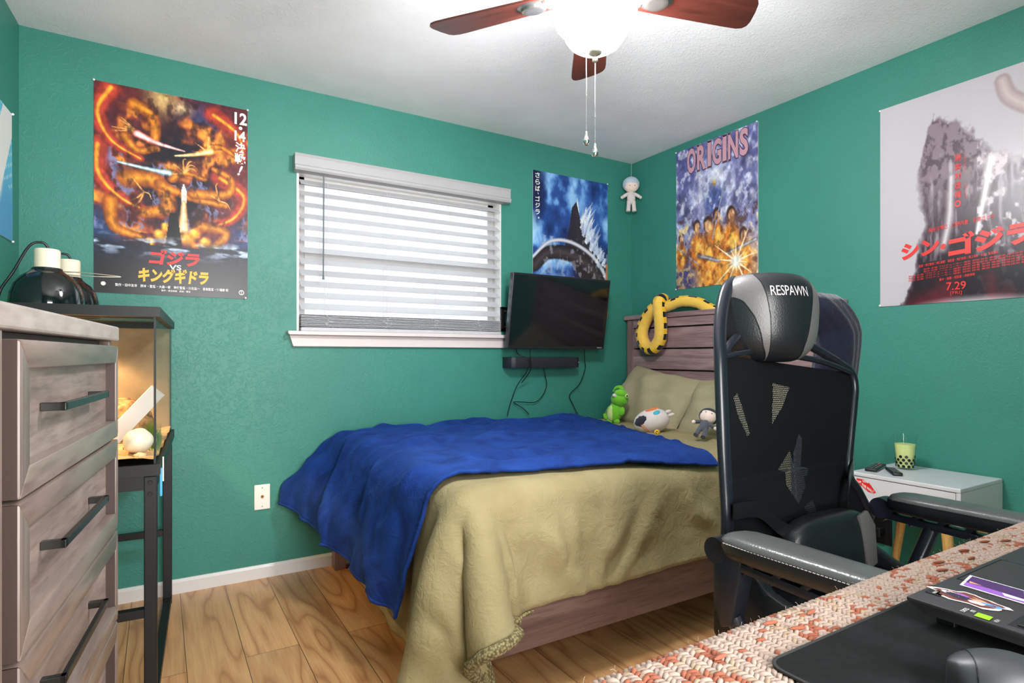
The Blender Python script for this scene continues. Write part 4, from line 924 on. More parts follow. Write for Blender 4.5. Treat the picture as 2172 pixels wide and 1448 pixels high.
bm = BM(); blob(bm, A_(0.172, 0.060, 0.026), (0.011, 0.011, 0.013), T=q); obj('plush_eye_bump', bm, PGL, t, smooth=80); bm = BM(); blob(bm, A_(0.174, 0.065, 0.036), 0.005, u=8, v=6); obj('plush_eye', bm, PB, t, smooth=80)
# round white plush
c = Vector((-0.545, -0.745, 0.728))
t = thing('plush_ball', 'round white plush with a black patch and teal oval on the bed', 'plush toy', c - Vector((0, 0, 0.06)))
fwd = (Vector((-2.857, -3.083, 0.9)) - c).normalized(); sid = Vector((0, 0, 1)).cross(fwd).normalized() * -1; upv = fwd.cross(sid).normalized(); upv = upv if upv.z > 0 else -upv
sid = Vector((fwd.y * -1, fwd.x, 0)).normalized()
if sid.dot(Vector((0.855, -0.518, 0))) < 0: sid = -sid
TB = Matrix((sid, fwd, upv)).transposed().to_4x4()
Tt = TB @ Matrix.Rotation(R(-16), 4, 'Y')
def surf(a, b, k=1.0):   # point on the plush surface at right/up offsets (unit)
    d = math.sqrt(max(0, 1 - a * a - b * b)); return c + Tt @ (Vector((a * 0.098, d * 0.082, b * 0.068)) * k)
bm = BM(); blob(bm, c, (0.098, 0.082, 0.068), T=Tt, u=32, v=20); obj('plush_body', bm, PW, t, smooth=80)
def patch(name, pts, mat_, k=1.015, n_=6):
    bm = BM(); cx_ = sum(p[0] for p in pts) / len(pts); cy_ = sum(p[1] for p in pts) / len(pts); rings = []
    for s in range(n_ + 1): rings.append([bm.verts.new(surf(cx_ + (p[0] - cx_) * s / n_, cy_ + (p[1] - cy_) * s / n_, k if s < n_ else 0.995)) for p in pts] if s else [bm.verts.new(surf(cx_, cy_, k))])
    for s in range(n_):
        for i in range(len(pts)):
            j = (i + 1) % len(pts)
            if s == 0: bm.faces.new((rings[0][0], rings[1][i], rings[1][j]))
            else: bm.faces.new((rings[s][i], rings[s + 1][i], rings[s + 1][j], rings[s][j]))
    bmesh.ops.recalc_face_normals(bm, faces=bm.faces); obj(name, bm, mat_, t, smooth=80)
def circ(cx_, cy_, rx, ry, n_=20, rot=0): return [(cx_ + rx * math.cos(6.283 * i / n_) * math.cos(rot) - ry * math.sin(6.283 * i / n_) * math.sin(rot), cy_ + rx * math.cos(6.283 * i / n_) * math.sin(rot) + ry * math.sin(6.283 * i / n_) * math.cos(rot)) for i in range(n_)]
patch('black_patch', [(-0.95, 0.05), (-0.93, 0.25), (-0.80, 0.50), (-0.55, 0.68), (-0.30, 0.66), (-0.18, 0.50), (-0.22, 0.28), (-0.40, 0.05), (-0.62, -0.20), (-0.72, -0.12), (-0.85, -0.06)], PD)
patch('teal_oval', circ(0.40, 0.60, 0.20, 0.16), PT, 1.03); patch('orange_patch', circ(0.20, 0.92, 0.40, 0.10), PO, 1.02)
for dx in (-0.10, 0.0):
    bm = BM(); pts = [surf(-0.50 + dx + 0.30 * s / 10, -0.02 - 0.80 * s / 10, 1.008) for s in range(11)]; tube(bm, pts, 0.0018, 6); obj('orange_stripe', bm, PO, t, smooth=80)
for a, b in ((0.95, 0.42), (1.06, 0.12)):
    bm = BM(); blob(bm, c + Tt @ Vector((a * 0.104, 0.02, b * 0.07)), (0.018, 0.010, 0.010), T=Tt, u=12, v=8); obj('plush_nub', bm, PW, t, smooth=80)
# small yellow-black round charm next to it
c2 = Vector((-0.60, -0.84, 0.682)); t = thing('plush_charm', 'tiny yellow ball charm with a black ring beside the round white plush', 'plush toy', c2 - Vector((0, 0, 0.014)))
bm = BM(); blob(bm, c2, 0.0145, u=16, v=10); obj('charm_ball', bm, PY, t, smooth=80)
bm = BM(); tube(bm, [c2 + fwd * 0.0135 + sid * 0.006 * math.cos(k) + Vector((0, 0, 1)) * 0.007 * math.sin(k) for k in [i * 0.63 for i in range(8)]], 0.0015, 6); obj('charm_ring', bm, PB, t)
# cloth dolls with plain features
def doll(label, c, s, T, hair, body, legs, name='cloth_doll', string=None):
    t = thing(name, label, 'doll', c); c = Vector(c)
    pt = lambda x, y, z: c + T @ (Vector((x, y, z)) * s)
    def bl(nm, p, r, m_, rot=None, **k):
        bm = BM(); blob(bm, pt(*p), tuple(x * s for x in r), T=(T.to_4x4() @ (rot or Matrix.Identity(4))), u=20, v=14); return obj(nm, bm, m_, t, smooth=80)
    bl('doll_head', (0, 0, 1.62), (0.44, 0.36, 0.42), PS)
    bm = BM(); blob(bm, pt(0, 0.06, 1.70), (0.50 * s, 0.42 * s, 0.46 * s), T=T.to_4x4(), u=24, v=16)
    bmesh.ops.delete(bm, geom=[f for f in bm.faces if (lambda p: p.y < -0.10 and p.z < 1.72 and abs(p.x) < 0.36)((T.inverted() @ (f.calc_center_median() - c)) / s)], context='FACES'); obj('doll_hair', bm, hair, t, smooth=80)
    for x in (-0.15, 0.15):
        bm = BM(); blob(bm, pt(x, -0.345, 1.54), (0.028 * s, 0.02 * s, 0.02 * s), T=T.to_4x4(), u=8, v=6); obj('doll_eye', bm, PB, t)
    bl('doll_body', (0, 0, 0.90), (0.25, 0.19, 0.40), body)
    for sg in (-1, 1):
        bm = BM(); tube(bm, [pt(0.16 * sg, 0, 1.15), pt(0.36 * sg, -0.02, 1.03), pt(0.48 * sg, -0.03, 0.95)], [0.10 * s, 0.10 * s, 0.10 * s], 10); a_ = obj('doll_arm', bm, body, t, smooth=70)
        bm = BM(); blob(bm, pt(0.54 * sg, -0.03, 0.91), 0.10 * s, u=12, v=8); obj('doll_hand', bm, PS if legs is not PW else PW, a_, smooth=80)
        bm = BM(); tube(bm, [pt(0.13 * sg, 0, 0.70), pt(0.16 * sg, 0, 0.35), pt(0.18 * sg, -0.02, 0.08)], [0.13 * s, 0.12 * s, 0.13 * s], 10); obj('doll_leg', bm, legs, t, smooth=70)
    return t, pt
Tv = Matrix.Rotation(-R(31), 3, 'Z')
doll('small doll in a charcoal suit with dark hair lying by the chair back', (-0.640, -1.155, 0.695), 0.098, Matrix.Rotation(-R(40), 3, 'Z') @ Matrix.Rotation(R(-52), 3, 'X') @ Matrix.Rotation(R(24), 3, 'Y'), PD, PGr, PGr)
t, pt = doll('small white-suited doll hanging from a string in the wall corner', (-0.075, -0.075, 2.070), 0.116, Tv, PBl, PW, PW, 'hanging_doll')
bm = BM(); tube(bm, [pt(0, 0, 2.08), (-0.03, -0.03, CH - 0.002)], 0.0012, 5); obj('hanging_string', bm, cordw, t)

# ---- snake plush looped over the headboard
sn = thing('plush_snake', 'yellow and black striped plush snake looped over the headboard', 'plush toy', (-0.12, -0.36, 1.09))
path = smooth_path([(-0.040, -0.760, 1.345), (-0.045, -0.71, 1.372), (-0.055, -0.63, 1.412), (-0.085, -0.53, 1.425), (-0.10, -0.44, 1.402), (-0.105, -0.385, 1.398)], 6) 
loop = smooth_path([(-0.045, -0.372, 1.405), (-0.085, -0.385, 1.445), (-0.135, -0.398, 1.430), (-0.142, -0.408, 1.36), (-0.136, -0.412, 1.27), (-0.132, -0.400, 1.19), (-0.134, -0.350, 1.138), (-0.134, -0.290, 1.140), (-0.130, -0.242, 1.195), (-0.128, -0.238, 1.26), (-0.126, -0.272, 1.325), (-0.122, -0.330, 1.385), (-0.095, -0.365, 1.410)], 8)
def snake(bm, pts, r, n_=20, cen=None):
    pts, T_, N_ = ring_frames(pts); rings = []
    for p, tt in zip(pts, T_):
        o_ = Vector((-1, 0, 0)); o_ = (o_ - tt * o_.dot(tt))
        o_ = o_.normalized() if o_.length > 0.2 else Vector((0, 0, 1)); b_ = tt.cross(o_).normalized()
        rr = r * (1 + 0.03 * math.sin(len(rings) * 2.1))
        rings.append([bm.verts.new(p + (o_ * math.cos(6.283 * k / n_) + b_ * math.sin(6.283 * k / n_)) * rr) for k in range(n_)])
    for i in range(len(rings) - 1):
        for k in range(n_):
            f = bm.faces.new((rings[i][k], rings[i][(k + 1) % n_], rings[i + 1][(k + 1) % n_], rings[i + 1][k]))
            fc = f.calc_center_median(); nrm = fc - (pts[i] + pts[i + 1]) / 2
            bh = Vector((-0.75, -0.64, 0.15)).normalized(); nh = nrm.normalized(); rd = (fc - cen); rd = (rd - bh * rd.dot(bh)); rd = rd.normalized() if rd.length > 0 else bh
            inner = nh.dot(bh) > 0.78 or nh.dot(rd) < 0.10
            if inner: f.material_index = 0
            else: f.material_index = 2 if (i % 6) < 3 else 1
    bm.faces.new(list(reversed(rings[0]))); bm.faces.new(rings[-1])
PYL = plush('plush_light_yellow', rgb(236, 190, 84))
bm = BM(); snake(bm, loop, 0.040, cen=Vector((-0.13, -0.325, 1.27))); snake(bm, path, 0.034, cen=Vector((-0.05, -0.58, 1.30)))
obj('snake_body', bm, [PYL, PY, PB], sn, smooth=60)

# ================================================================= NIGHTSTAND
ns = thing('nightstand', 'white nightstand with a red sticker and pale wooden legs by the right wall', 'nightstand', (-0.19, -1.905, 0))
NX0, NX1, NY0, NY1, NZ0, NZ1 = -0.368, -0.006, -2.118, -1.722, 0.458, 0.603
bm = BM(); box(bm, (NX0, NY0, NZ1 - 0.016), (NX1, NY1, NZ1), 0.003); box(bm, (NX0, NY0, NZ0), (NX1, NY1, NZ0 + 0.014), 0.003); box(bm, (NX0, NY0, NZ0 + 0.0142), (NX1, NY0 + 0.014, NZ1 - 0.0162)); box(bm, (NX0, NY1 - 0.014, NZ0 + 0.0142), (NX1, NY1, NZ1 - 0.0162)); box(bm, (NX1 - 0.012, NY0 + 0.0142, NZ0 + 0.0142), (NX1, NY1 - 0.0142, NZ1 - 0.0162))
obj('cabinet_body', bm, M['nswhite'], ns)
bm = BM(); box(bm, (NX0 + 0.001, NY0 + 0.0165, NZ0 + 0.0165), (NX1 - 0.03, NY1 - 0.0165, NZ1 - 0.0185), 0.0008); dw = obj('drawer', bm, M['nswhite'], ns)
bm = BM(); box(bm, (NX0 + 0.006, NY0 + 0.0142, NZ0 + 0.0142), (NX0 + 0.008, NY1 - 0.0142, NZ1 - 0.0162)); obj('drawer_gap', bm, M['line'], ns)
fns = lambda a, b: Vector((NX0 - 0.0004, a, b))
bm = BM(); q = [(-1.748, 0.578), (-1.775, 0.577), (-1.800, 0.566), (-1.826, 0.532), (-1.815, 0.527), (-1.795, 0.530), (-1.775, 0.545), (-1.758, 0.555), (-1.750, 0.566)]
bm.faces.new([bm.verts.new(fns(a, b)) for a, b in q]); obj('sticker', bm, INK['red'], dw)
fns2 = lambda a, b: Vector((NX0 - 0.0008, -a, b))
lettering('sticker_lettering', 'VANS', INK['white'], dw, fns2, 1.772, 1.797, 0.565, 0.575, bold=0.03)
lettering('sticker_lettering', '"OFF', INK['white'], dw, fns2, 1.751, 1.768, 0.560, 0.569, bold=0.03)
lettering('sticker_lettering', 'THE WALL"', INK['white'], dw, lambda a, b: fns2(a, b - 0.5 * (a - 1.77)), 1.770, 1.818, 0.550, 0.562, bold=0.03)
for (tx, ty), (bx, by) in (((-0.325, -1.785), (-0.355, -1.715)), ((-0.05, -1.785), (-0.04, -1.72)), ((-0.325, -2.055), (-0.355, -2.10)), ((-0.05, -2.055), (-0.04, -2.12))):
    bm = BM(); tube(bm, [(bx, by, 0.001), (tx, ty, NZ0 + 0.001)], [0.012, 0.019], 16); obj('leg', bm, M['legwood'], ns, smooth=50)
# glass of milky green drink
gc = Vector((-0.128, -1.822, NZ1))
cup = thing('drinking_glass', 'clear glass of pale green drink with black dots on the nightstand', 'glass', gc)
bm = BM(); lathe(bm, [(0, 0.0), (0.031, 0.0), (0.0325, 0.004), (0.0445, 0.148), (0.0425, 0.148), (0.0305, 0.010), (0, 0.008)], gc, 40); obj('tumbler', bm, M['glass'], cup, smooth=50)
bm = BM(); lathe(bm, [(0, 0.0095), (0.0298, 0.0105), (0.0385, 0.108), (0, 0.110)], gc, 40); obj('drink', bm, mat('milky_green_drink', rgb(222, 226, 150), 0.3), cup, smooth=50)
bm = BM()
for row, (zz, ofs) in enumerate(((0.016, 0), (0.030, 0.5), (0.043, 0), (0.057, 0.5))):
    for k in range(11):
        if row == 3 and k % 3 == 1: continue
        a = 2 * math.pi * (k + ofs) / 11; rr = 0.0328 + (zz / 0.148) * 0.012
        T_ = Matrix.Translation(gc + Vector((rr * math.cos(a), rr * math.sin(a), zz))) @ Rz(a) @ Matrix.Rotation(R(90), 4, 'Y')
        lathe(bm, [(0, 0.0004), (0.0058, 0.0003), (0.0062, 0)], (0, 0, 0), 14, T=T_)
obj('printed_dots', bm, INK['black'], cup)
def remote(label, c, ang, ln, wd, extra=False):
    t = thing('remote_control', label, 'remote control', c); T = Matrix.Translation(c) @ Rz(ang)
    bm = BM(); box(bm, (-ln / 2, -wd / 2, 0.0), (ln / 2, wd / 2, 0.014), 0.005, 3); obj('remote_body', bm, M['black'], t, T=T, smooth=50)
    bm = BM()
    for i in range(7):
        for j in (-1, 0, 1): box(bm, (-ln * 0.38 + i * ln * 0.11 - 0.003, j * wd * 0.27 - 0.003, 0.0135), (-ln * 0.38 + i * ln * 0.11 + 0.003, j * wd * 0.27 + 0.003, 0.0155), 0.0008, 1)
    obj('buttons', bm, mat('grey_buttons', rgb(96, 96, 100), 0.5), t, T=T)
    if extra:
        bm = BM(); box(bm, (ln * 0.30, -0.006, 0.0138), (ln * 0.40, 0.006, 0.0160), 0.001, 1); obj('red_button', bm, M['red'], t, T=T)
remote('long black remote control on the far corner of the nightstand', (-0.235, -1.757, NZ1), R(14), 0.165, 0.045, True)
remote('short black remote control in front of the glass', (-0.262, -1.842, NZ1), R(38), 0.130, 0.036)

# ================================================================= CHEST OF DRAWERS
O_ = Vector((-2.933, -1.517, 0)); ang = math.atan2(0.1127, 1.0)
ds = Vector((-math.sin(ang), -math.cos(ang), 0)); dn = Vector((math.cos(ang), -math.sin(ang), 0))   # ds along the front to the near end, dn out of the front
Fd = lambda s, d, z: O_ + ds * s + dn * d + Vector((0, 0, z))
dr = thing('chest_of_drawers', 'tall weathered grey-brown wooden chest of drawers with dark bar handles', 'chest of drawers', (-3.17, -1.90, 0))
def dbox(bm, s0, s1, d0, d1, z0, z1, bev=0.0, mi=0):
    Tm = Matrix.Translation(O_) @ Matrix((ds, dn, Vector((0, 0, 1)))).transposed().to_4x4()
    box(bm, (s0, d0, z0), (s1, d1, z1), bev, 2, T=Tm, mi=mi)
DW, DD = 0.72, 0.40
bm = BM(); dbox(bm, 0, DW, -DD, 0, 1.121, 1.153, 0.004); obj('top_slab', bm, M['dr_top'], dr)
bm = BM(); dbox(bm, 0.012, 0.034, -DD + 0.01, -0.012, 0.0, 1.1205, 0.002); dbox(bm, 0.674, DW - 0.012, -DD + 0.01, -0.006, 0.0, 1.1205, 0.002); dbox(bm, 0.03, 0.676, -DD + 0.01, -DD + 0.02, 0.0, 1.12); obj('carcass', bm, M['dr_z'], dr)
bm = BM(); dbox(bm, 0.034, 0.674, -0.035, -0.030, 0.08, 1.12); obj('inner_shadow_board', bm, M['dr_dark'], dr)
dz = [(0.913, 1.110), (0.715, 0.908), (0.517, 0.710), (0.319, 0.512), (0.121, 0.314)]
for z0_, z1_ in dz:
    d_ = None
    fw_ = 0.037; s0, s1 = 0.036, 0.650
    bm = BM(); dbox(bm, s0 + 0.004, s1 - 0.004, -0.028, -0.014, z0_ + 0.004, z1_ - 0.004); d_ = obj('drawer', bm, M['dr_y'], dr)
    outer = [(s0, z0_), (s1, z0_), (s1, z1_), (s0, z1_)]; ff = 0.024; inner = [(s0 + ff, z0_ + fw_), (s1 - fw_, z0_ + fw_), (s1 - fw_, z1_ - fw_), (s0 + ff, z1_ - fw_)]
    for k in range(4):
        o0, o1, i1, i0 = outer[k], outer[(k + 1) % 4], inner[(k + 1) % 4], inner[k]
        bm = BM(); g_ = 0.0006
        mid = ((o0[0] + o1[0] + i0[0] + i1[0]) / 4, (o0[1] + o1[1] + i0[1] + i1[1]) / 4)
        sh = lambda p: (p[0] + (mid[0] - p[0]) * 0.002, p[1] + (mid[1] - p[1]) * 0.01)
        prism(bm, [sh(p) for p in (o0, o1, i1, i0)], lambda a, b, d: Fd(a, d, b), -0.028, 0.004, bev=0.0025)
        obj('frame_rail', bm, M['dr_frame'] if k in (0, 2) else M['dr_z'], d_, smooth=30)
    bm = BM(); dbox(bm, s1 - 0.002, s1 + 0.0015, -0.030, 0.001, z0_ + 0.001, z1_ - 0.001); obj('dark_edge', bm, M['dr_dark'], d_)
    bm = BM(); dbox(bm, s0 + ff - 0.001, s0 + ff + 0.0015, -0.014, 0.0022, z0_ + fw_, z1_ - fw_); obj('recess_edge', bm, M['dr_dark'], d_)
    hz = (z0_ + z1_) / 2 + 0.004
    bm = BM()
    dbox(bm, 0.205, 0.505, 0.009, 0.017, hz - 0.006, hz + 0.006, 0.001); dbox(bm, 0.205, 0.217, -0.014, 0.017, hz - 0.006, hz + 0.006, 0.001); dbox(bm, 0.493, 0.505, -0.014, 0.017, hz - 0.006, hz + 0.006, 0.001)
    obj('bar_handle', bm, M['gunmetal'], d_)
bm = BM(); dbox(bm, 0.034, 0.674, -0.03, -0.014, 0.03, 0.115, 0.002); obj('plinth', bm, M['dr_y'], dr)

# ================================================================= TERRARIUM ON STAND
ta = R(3.4)
tN = Vector((-2.862, -1.016, 0)); te = Vector((math.sin(ta), math.cos(ta), 0)); tw = Vector((-math.cos(ta), math.sin(ta), 0))  # te toward the back wall, tw toward the left wall
TL_, TW_ = 0.925, 0.44
TM = Matrix.Translation(tN) @ Matrix((tw, te, Vector((0, 0, 1)))).transposed().to_4x4()   # local x = into left wall, y = toward back wall
tl = lambda x, y, z: TM @ Vector((x, y, z))
def tb(bm, lo, hi, bev=0.0): box(bm, lo, hi, bev, 2, T=TM)
st = thing('terrarium_stand', 'black angle-iron stand holding the glass terrarium behind the dresser', 'stand', tl(TW_ / 2, TL_ / 2, 0))
for (x, y) in ((0, 0), (TW_ - 0.03, 0), (0, TL_ - 0.03), (TW_ - 0.03, TL_ - 0.03)):
    bm = BM(); tb(bm, (x, y, 0), (x + 0.034, y + 0.030, 0.724), 0.002); obj('leg', bm, M['blackmetal'], st)
bm = BM()
for z0_, z1_ in ((0.684, 0.726), (0.30, 0.326), (0.0, 0.03)):
    if z0_ > 0.01:
        tb(bm, (0.034, 0.002, z0_), (TW_ - 0.03, 0.028, z1_)); tb(bm, (0.034, TL_ - 0.028, z0_), (TW_ - 0.03, TL_ - 0.002, z1_))
    if z0_ < 0.2 or z0_ > 0.5: tb(bm, (0.002, 0.03, z0_), (0.030, TL_ - 0.03, z1_)); tb(bm, (TW_ - 0.03, 0.03, z0_), (TW_ - 0.002, TL_ - 0.03, z1_))
obj('cross_rail', bm, M['blackmetal'], st)
bm = BM()
for zz in (0.706, 0.672): lathe(bm, [(0, 0.003), (0.006, 0.003), (0.007, 0)], (0, 0, 0), 12, T=TM @ Matrix.Translation((0.018, 0.0, zz)) @ Matrix.Rotation(R(90), 4, 'X'))
obj('bolt', bm, M['gunmetal'], st)
tk = thing('terrarium', 'glass terrarium with black trim and warm sand, on the black stand', 'terrarium', tl(TW_ / 2, TL_ / 2, 0.727))
Z0, Z1 = 0.727, 1.236
bm = BM(); o_ = 0.008
tb(bm, (-o_, -o_, Z0), (TW_ + o_, 0.006, Z0 + 0.034)); tb(bm, (-o_, TL_ - 0.006, Z0), (TW_ + o_, TL_ + o_, Z0 + 0.034)); tb(bm, (-o_, 0.006, Z0), (0.006, TL_ - 0.006, Z0 + 0.034)); tb(bm, (TW_ - 0.006, 0.006, Z0), (TW_ + o_, TL_ - 0.006, Z0 + 0.034)); tb(bm, (0.006, 0.006, Z0), (TW_ - 0.006, TL_ - 0.006, Z0 + 0.006))
obj('bottom_trim', bm, M['blackmetal'], tk)
bm = BM()
tb(bm, (-o_, -o_, Z1 - 0.030), (TW_ + o_, 0.012, Z1)); tb(bm, (-o_, TL_ - 0.012, Z1 - 0.030), (TW_ + o_, TL_ + o_, Z1)); tb(bm, (-o_, 0.012, Z1 - 0.030), (0.012, TL_ - 0.012, Z1)); tb(bm, (TW_ - 0.012, 0.012, Z1 - 0.030), (TW_ + o_, TL_ - 0.012, Z1)); tb(bm, (0.012, TL_ * 0.5 - 0.01, Z1 - 0.012), (TW_ - 0.012, TL_ * 0.5 + 0.01, Z1))
obj('top_trim', bm, M['blackmetal'], tk)
scm = mat('screen_mesh', rgb(30, 30, 32), 0.6); scm.node_tree.nodes['Principled BSDF'].inputs['Alpha'].default_value = 0.4
bm = BM(); tb(bm, (0.012, 0.012, Z1 - 0.010), (TW_ - 0.012, TL_ - 0.012, Z1 - 0.009)); obj('screen_lid', bm, scm, tk)
for lo, hi in (((0, 0, Z0 + 0.006), (TW_, 0.003, Z1 - 0.004)), ((0, TL_ - 0.003, Z0 + 0.006), (TW_, TL_, Z1 - 0.004)), ((0, 0.003, Z0 + 0.006), (0.003, TL_ - 0.003, Z1 - 0.004)), ((TW_ - 0.003, 0.003, Z0 + 0.006), (TW_, TL_ - 0.003, Z1 - 0.004))):
    bm = BM(); tb(bm, lo, hi); obj('glass_wall', bm, M['glass'], tk)
bm = BM()
for x, y in ((0.003, 0.003), (TW_ - 0.009, 0.003), (0.003, TL_ - 0.009), (TW_ - 0.009, TL_ - 0.009)): tb(bm, (x, y, Z0 + 0.03), (x + 0.006, y + 0.006, Z1 - 0.03))
obj('silicone_seam', bm, M['blackmetal'], tk)
m = mat('desert_sand', rgb(220, 176, 120), 0.9); v = coords(m); base(m, ramp(m, noise(m, v, 60, 4), [(0.3, rgb(196, 146, 92)), (0.7, rgb(232, 194, 142))])); bump(m, noise(m, v, 25, 5), 0.6, 0.01)
bm = BM(); gx, gy = 24, 46; gv = {}
for i in range(gx + 1):
    for j in range(gy + 1):
        x = 0.005 + (TW_ - 0.01) * i / gx; y = 0.005 + (TL_ - 0.01) * j / gy; gv[i, j] = bm.verts.new(tl(x, y, Z0 + 0.045 + 0.010 * math.sin(x * 20 + y * 13) * math.cos(y * 17) + random.uniform(0, 0.002)))
for i in range(gx):
    for j in range(gy): bm.faces.new((gv[i, j], gv[i + 1, j], gv[i + 1, j + 1], gv[i, j + 1]))
obj('sand_bed', bm, m, tk, smooth=80)
bm = BM(); tb(bm, (0.006, TL_ - 0.006, Z0 + 0.01), (TW_ - 0.006, TL_ - 0.0035, Z1 - 0.03)); bs = mat('tan_backdrop', rgb(150, 128, 100), 0.8); v = coords(bs); base(bs, ramp(bs, noise(bs, v, 7, 4), [(0.3, rgb(128, 110, 84)), (0.7, rgb(172, 146, 112))])); obj('backdrop_sheet', bm, bs, tk)
# things in the tank
def tthing(nm, lab, cat, x, y, z): return thing(nm, lab, cat, tl(x, y, z))
t = tthing('egg_hide', 'smooth white egg-shaped stone on the sand inside the terrarium', 'stone', 0.062, 0.155, 0.772)
bm = BM(); blob(bm, tl(0.062, 0.155, 0.815), (0.042, 0.058, 0.040), T=TM.to_3x3().to_4x4(), u=28, v=18, fn=lambda d: 1 + 0.03 * math.sin(5 * d.x + 3 * d.z)); obj('stone_body', bm, mat('white_stone', rgb(240, 226, 206), 0.5), t, smooth=80)
t = tthing('climbing_ramp', 'flat white ramp board leaning inside the terrarium', 'ramp', 0.13, 0.42, 0.775)
bm = BM(); box(bm, (-0.045, -0.20, -0.008), (0.045, 0.20, 0.008), 0.002); TR = TM @ Matrix.Translation((0.10, 0.40, 0.87)) @ Matrix.Rotation(R(68), 4, 'Z') @ Matrix.Rotation(R(48), 4, 'X') @ Matrix.Rotation(R(90), 4, 'Y') @ Matrix.Scale(0.62, 4)
obj('ramp_board', bm, mat('white_board', rgb(226, 214, 208), 0.5), t, T=TR)
t = tthing('half_log', 'rough brown half log at the back of the terrarium', 'log', 0.15, 0.56, 0.775)
bm = BM(); blob(bm, tl(0.15, 0.56, 0.80), (0.11, 0.15, 0.13), T=TM.to_3x3().to_4x4(), u=40, v=24, fn=lambda d: 1 + 0.05 * math.sin(14 * d.x + 9 * d.y) * math.cos(11 * d.z)); m = mat('cork_bark', rgb(150, 104, 62), 0.9); v = coords(m); base(m, ramp(m, noise(m, v, 30, 5), [(0.35, rgb(98, 62, 34)), (0.65, rgb(206, 152, 96))])); bump(m, noise(m, v, 40, 4), 1.0, 0.01)
obj('bark_body', bm, m, t, smooth=80)
t = tthing('moss_tuft', 'tuft of green moss grass beside the ramp inside the terrarium', 'moss', 0.05, 0.36, 0.775)
bm = BM()
for k in range(900):
    a = random.uniform(0, 6.28); rr = abs(random.gauss(0, 0.034)); x, y = 0.035 + rr * math.cos(a), 0.30 + rr * math.sin(a) * 1.5; hgt = random.uniform(0.04, 0.085) * (1.2 - rr * 9 if rr < 0.1 else 0.3)
    x = min(max(x, 0.012), TW_ - 0.02)
    p = tl(x, y, 0.772); b_ = tl(min(max(x + random.uniform(-0.015, 0.015), 0.008), 0.4), y + random.uniform(-0.015, 0.015), 0.772 + max(hgt, 0.012)); s_ = Vector((random.uniform(-1, 1), random.uniform(-1, 1), 0)).normalized() * 0.0016
    bm.faces.new((bm.verts.new(p - s_), bm.verts.new(p + s_), bm.verts.new(b_)))
o = obj('grass_blades', bm, mat('moss_green', rgb(104, 128, 40), 0.8), t); o['kind'] = 'stuff'
t = tthing('small_pebble', 'small pale pebble on the sand in front of the white stone', 'stone', 0.05, 0.07, 0.775)
bm = BM(); blob(bm, tl(0.05, 0.065, 0.780), (0.016, 0.022, 0.009), T=TM.to_3x3().to_4x4(), fn=lambda d: 1 + 0.15 * math.sin(7 * d.x + 5 * d.y)); obj('pebble_body', bm, mat('pale_pebble', rgb(232, 200, 150), 0.8), t, smooth=70)
# heat lamps
def heat_lamp(label, x, y, s, ztop):
    p = Vector((x, y, Z1 + 0.001)); t = thing('heat_lamp', label, 'heat lamp', p)
    H = ztop - p.z; r0 = 0.106 * s
    bm = BM(); prof = [(r0, 0.0), (r0 * 1.01, 0.004), (r0 * 0.99, 0.03), (r0 * 0.96, 0.06), (r0 * 0.87, 0.092), (r0 * 0.70, 0.118), (r0 * 0.52, 0.132), (r0 * 0.42, 0.140), (r0 * 0.40, 0.148), (0.0, 0.150)]
    lathe(bm, [(a, b * H / 0.215) for a, b in prof], p, 40); obj('dome_reflector', bm, M['dome'], t, smooth=60)
    bm = BM(); z0_ = 0.150 * H / 0.215; r1 = 0.037 * s; lathe(bm, [(r1, z0_), (r1, H - 0.006), (r1 - 0.003, H - 0.001), (0, H)], p, 32); obj('ceramic_socket', bm, M['ceramic'], t, smooth=40)
    bm = BM(); tube(bm, smooth_path([p + Vector((0.005, 0, H - 0.002)), p + Vector((-0.01, -0.005, H + 0.020)), p + Vector((-0.045, -0.01, H + 0.006)), p + Vector((-0.085 * s, -0.03, H * 0.6)), p + Vector((-0.118 * s, -0.03, H * 0.3)), p + Vector((-0.125 * s, -0.03, 0.01))], 8), 0.0042, 7); obj('power_cord', bm, M['cord'], t, smooth=60)
    light('heat_bulb', 'SPOT', (x, y, 1.215), 7 * s, (1.0, 0.62, 0.30), 0.04).data.spot_size = R(112)
    return t, p, H
heat_lamp('black dome heat lamp on the terrarium lid, the nearer one', -3.180, -0.585, 0.98, 1.448)
t, p, H = heat_lamp('black dome heat lamp with a wire clamp, farther on the terrarium lid', -3.155, -0.245, 0.93, 1.462)
bm = BM(); zc = p.z + 0.16; tube(bm, smooth_path([p + Vector((-0.05, -0.03, 0.165)), p + Vector((0.05, -0.045, 0.160)), p + Vector((0.17, -0.045, 0.165)), p + Vector((0.05, -0.05, 0.172)), p + Vector((-0.03, -0.04, 0.172))], 6), 0.0018, 6); obj('wire_clamp', bm, M['steel'], t)
t = thing('red_packet', 'flat red packet on the terrarium lid beside the far lamp', 'packet', (-2.96, -0.42, Z1)); bm = BM()
prism(bm, [(-0.08, -0.11), (0.07, -0.09), (0.09, 0.07), (-0.06, 0.11)], lambda a, b, d: Vector((-2.95 + a, -0.38 + b, Z1 + 0.001 + d)), 0, 0.020, bev=0.006); obj('packet_body', bm, M['red'], t, smooth=50)
t = thing('pink_tweezers', 'small pink plastic handle on the far corner of the terrarium lid', 'tweezers', (-2.83, -0.22, Z1)); bm = BM(); tube(bm, smooth_path([(-2.87, -0.30, Z1 + 0.008), (-2.835, -0.24, Z1 + 0.012), (-2.815, -0.18, Z1 + 0.006)], 6), 0.006, 8); obj('tweezer_arm', bm, M['pink'], t, smooth=60)
t = thing('blue_clip', 'blue and white clip hanging on the corner of the terrarium stand', 'clip', (-2.842, -0.95, 0.63))
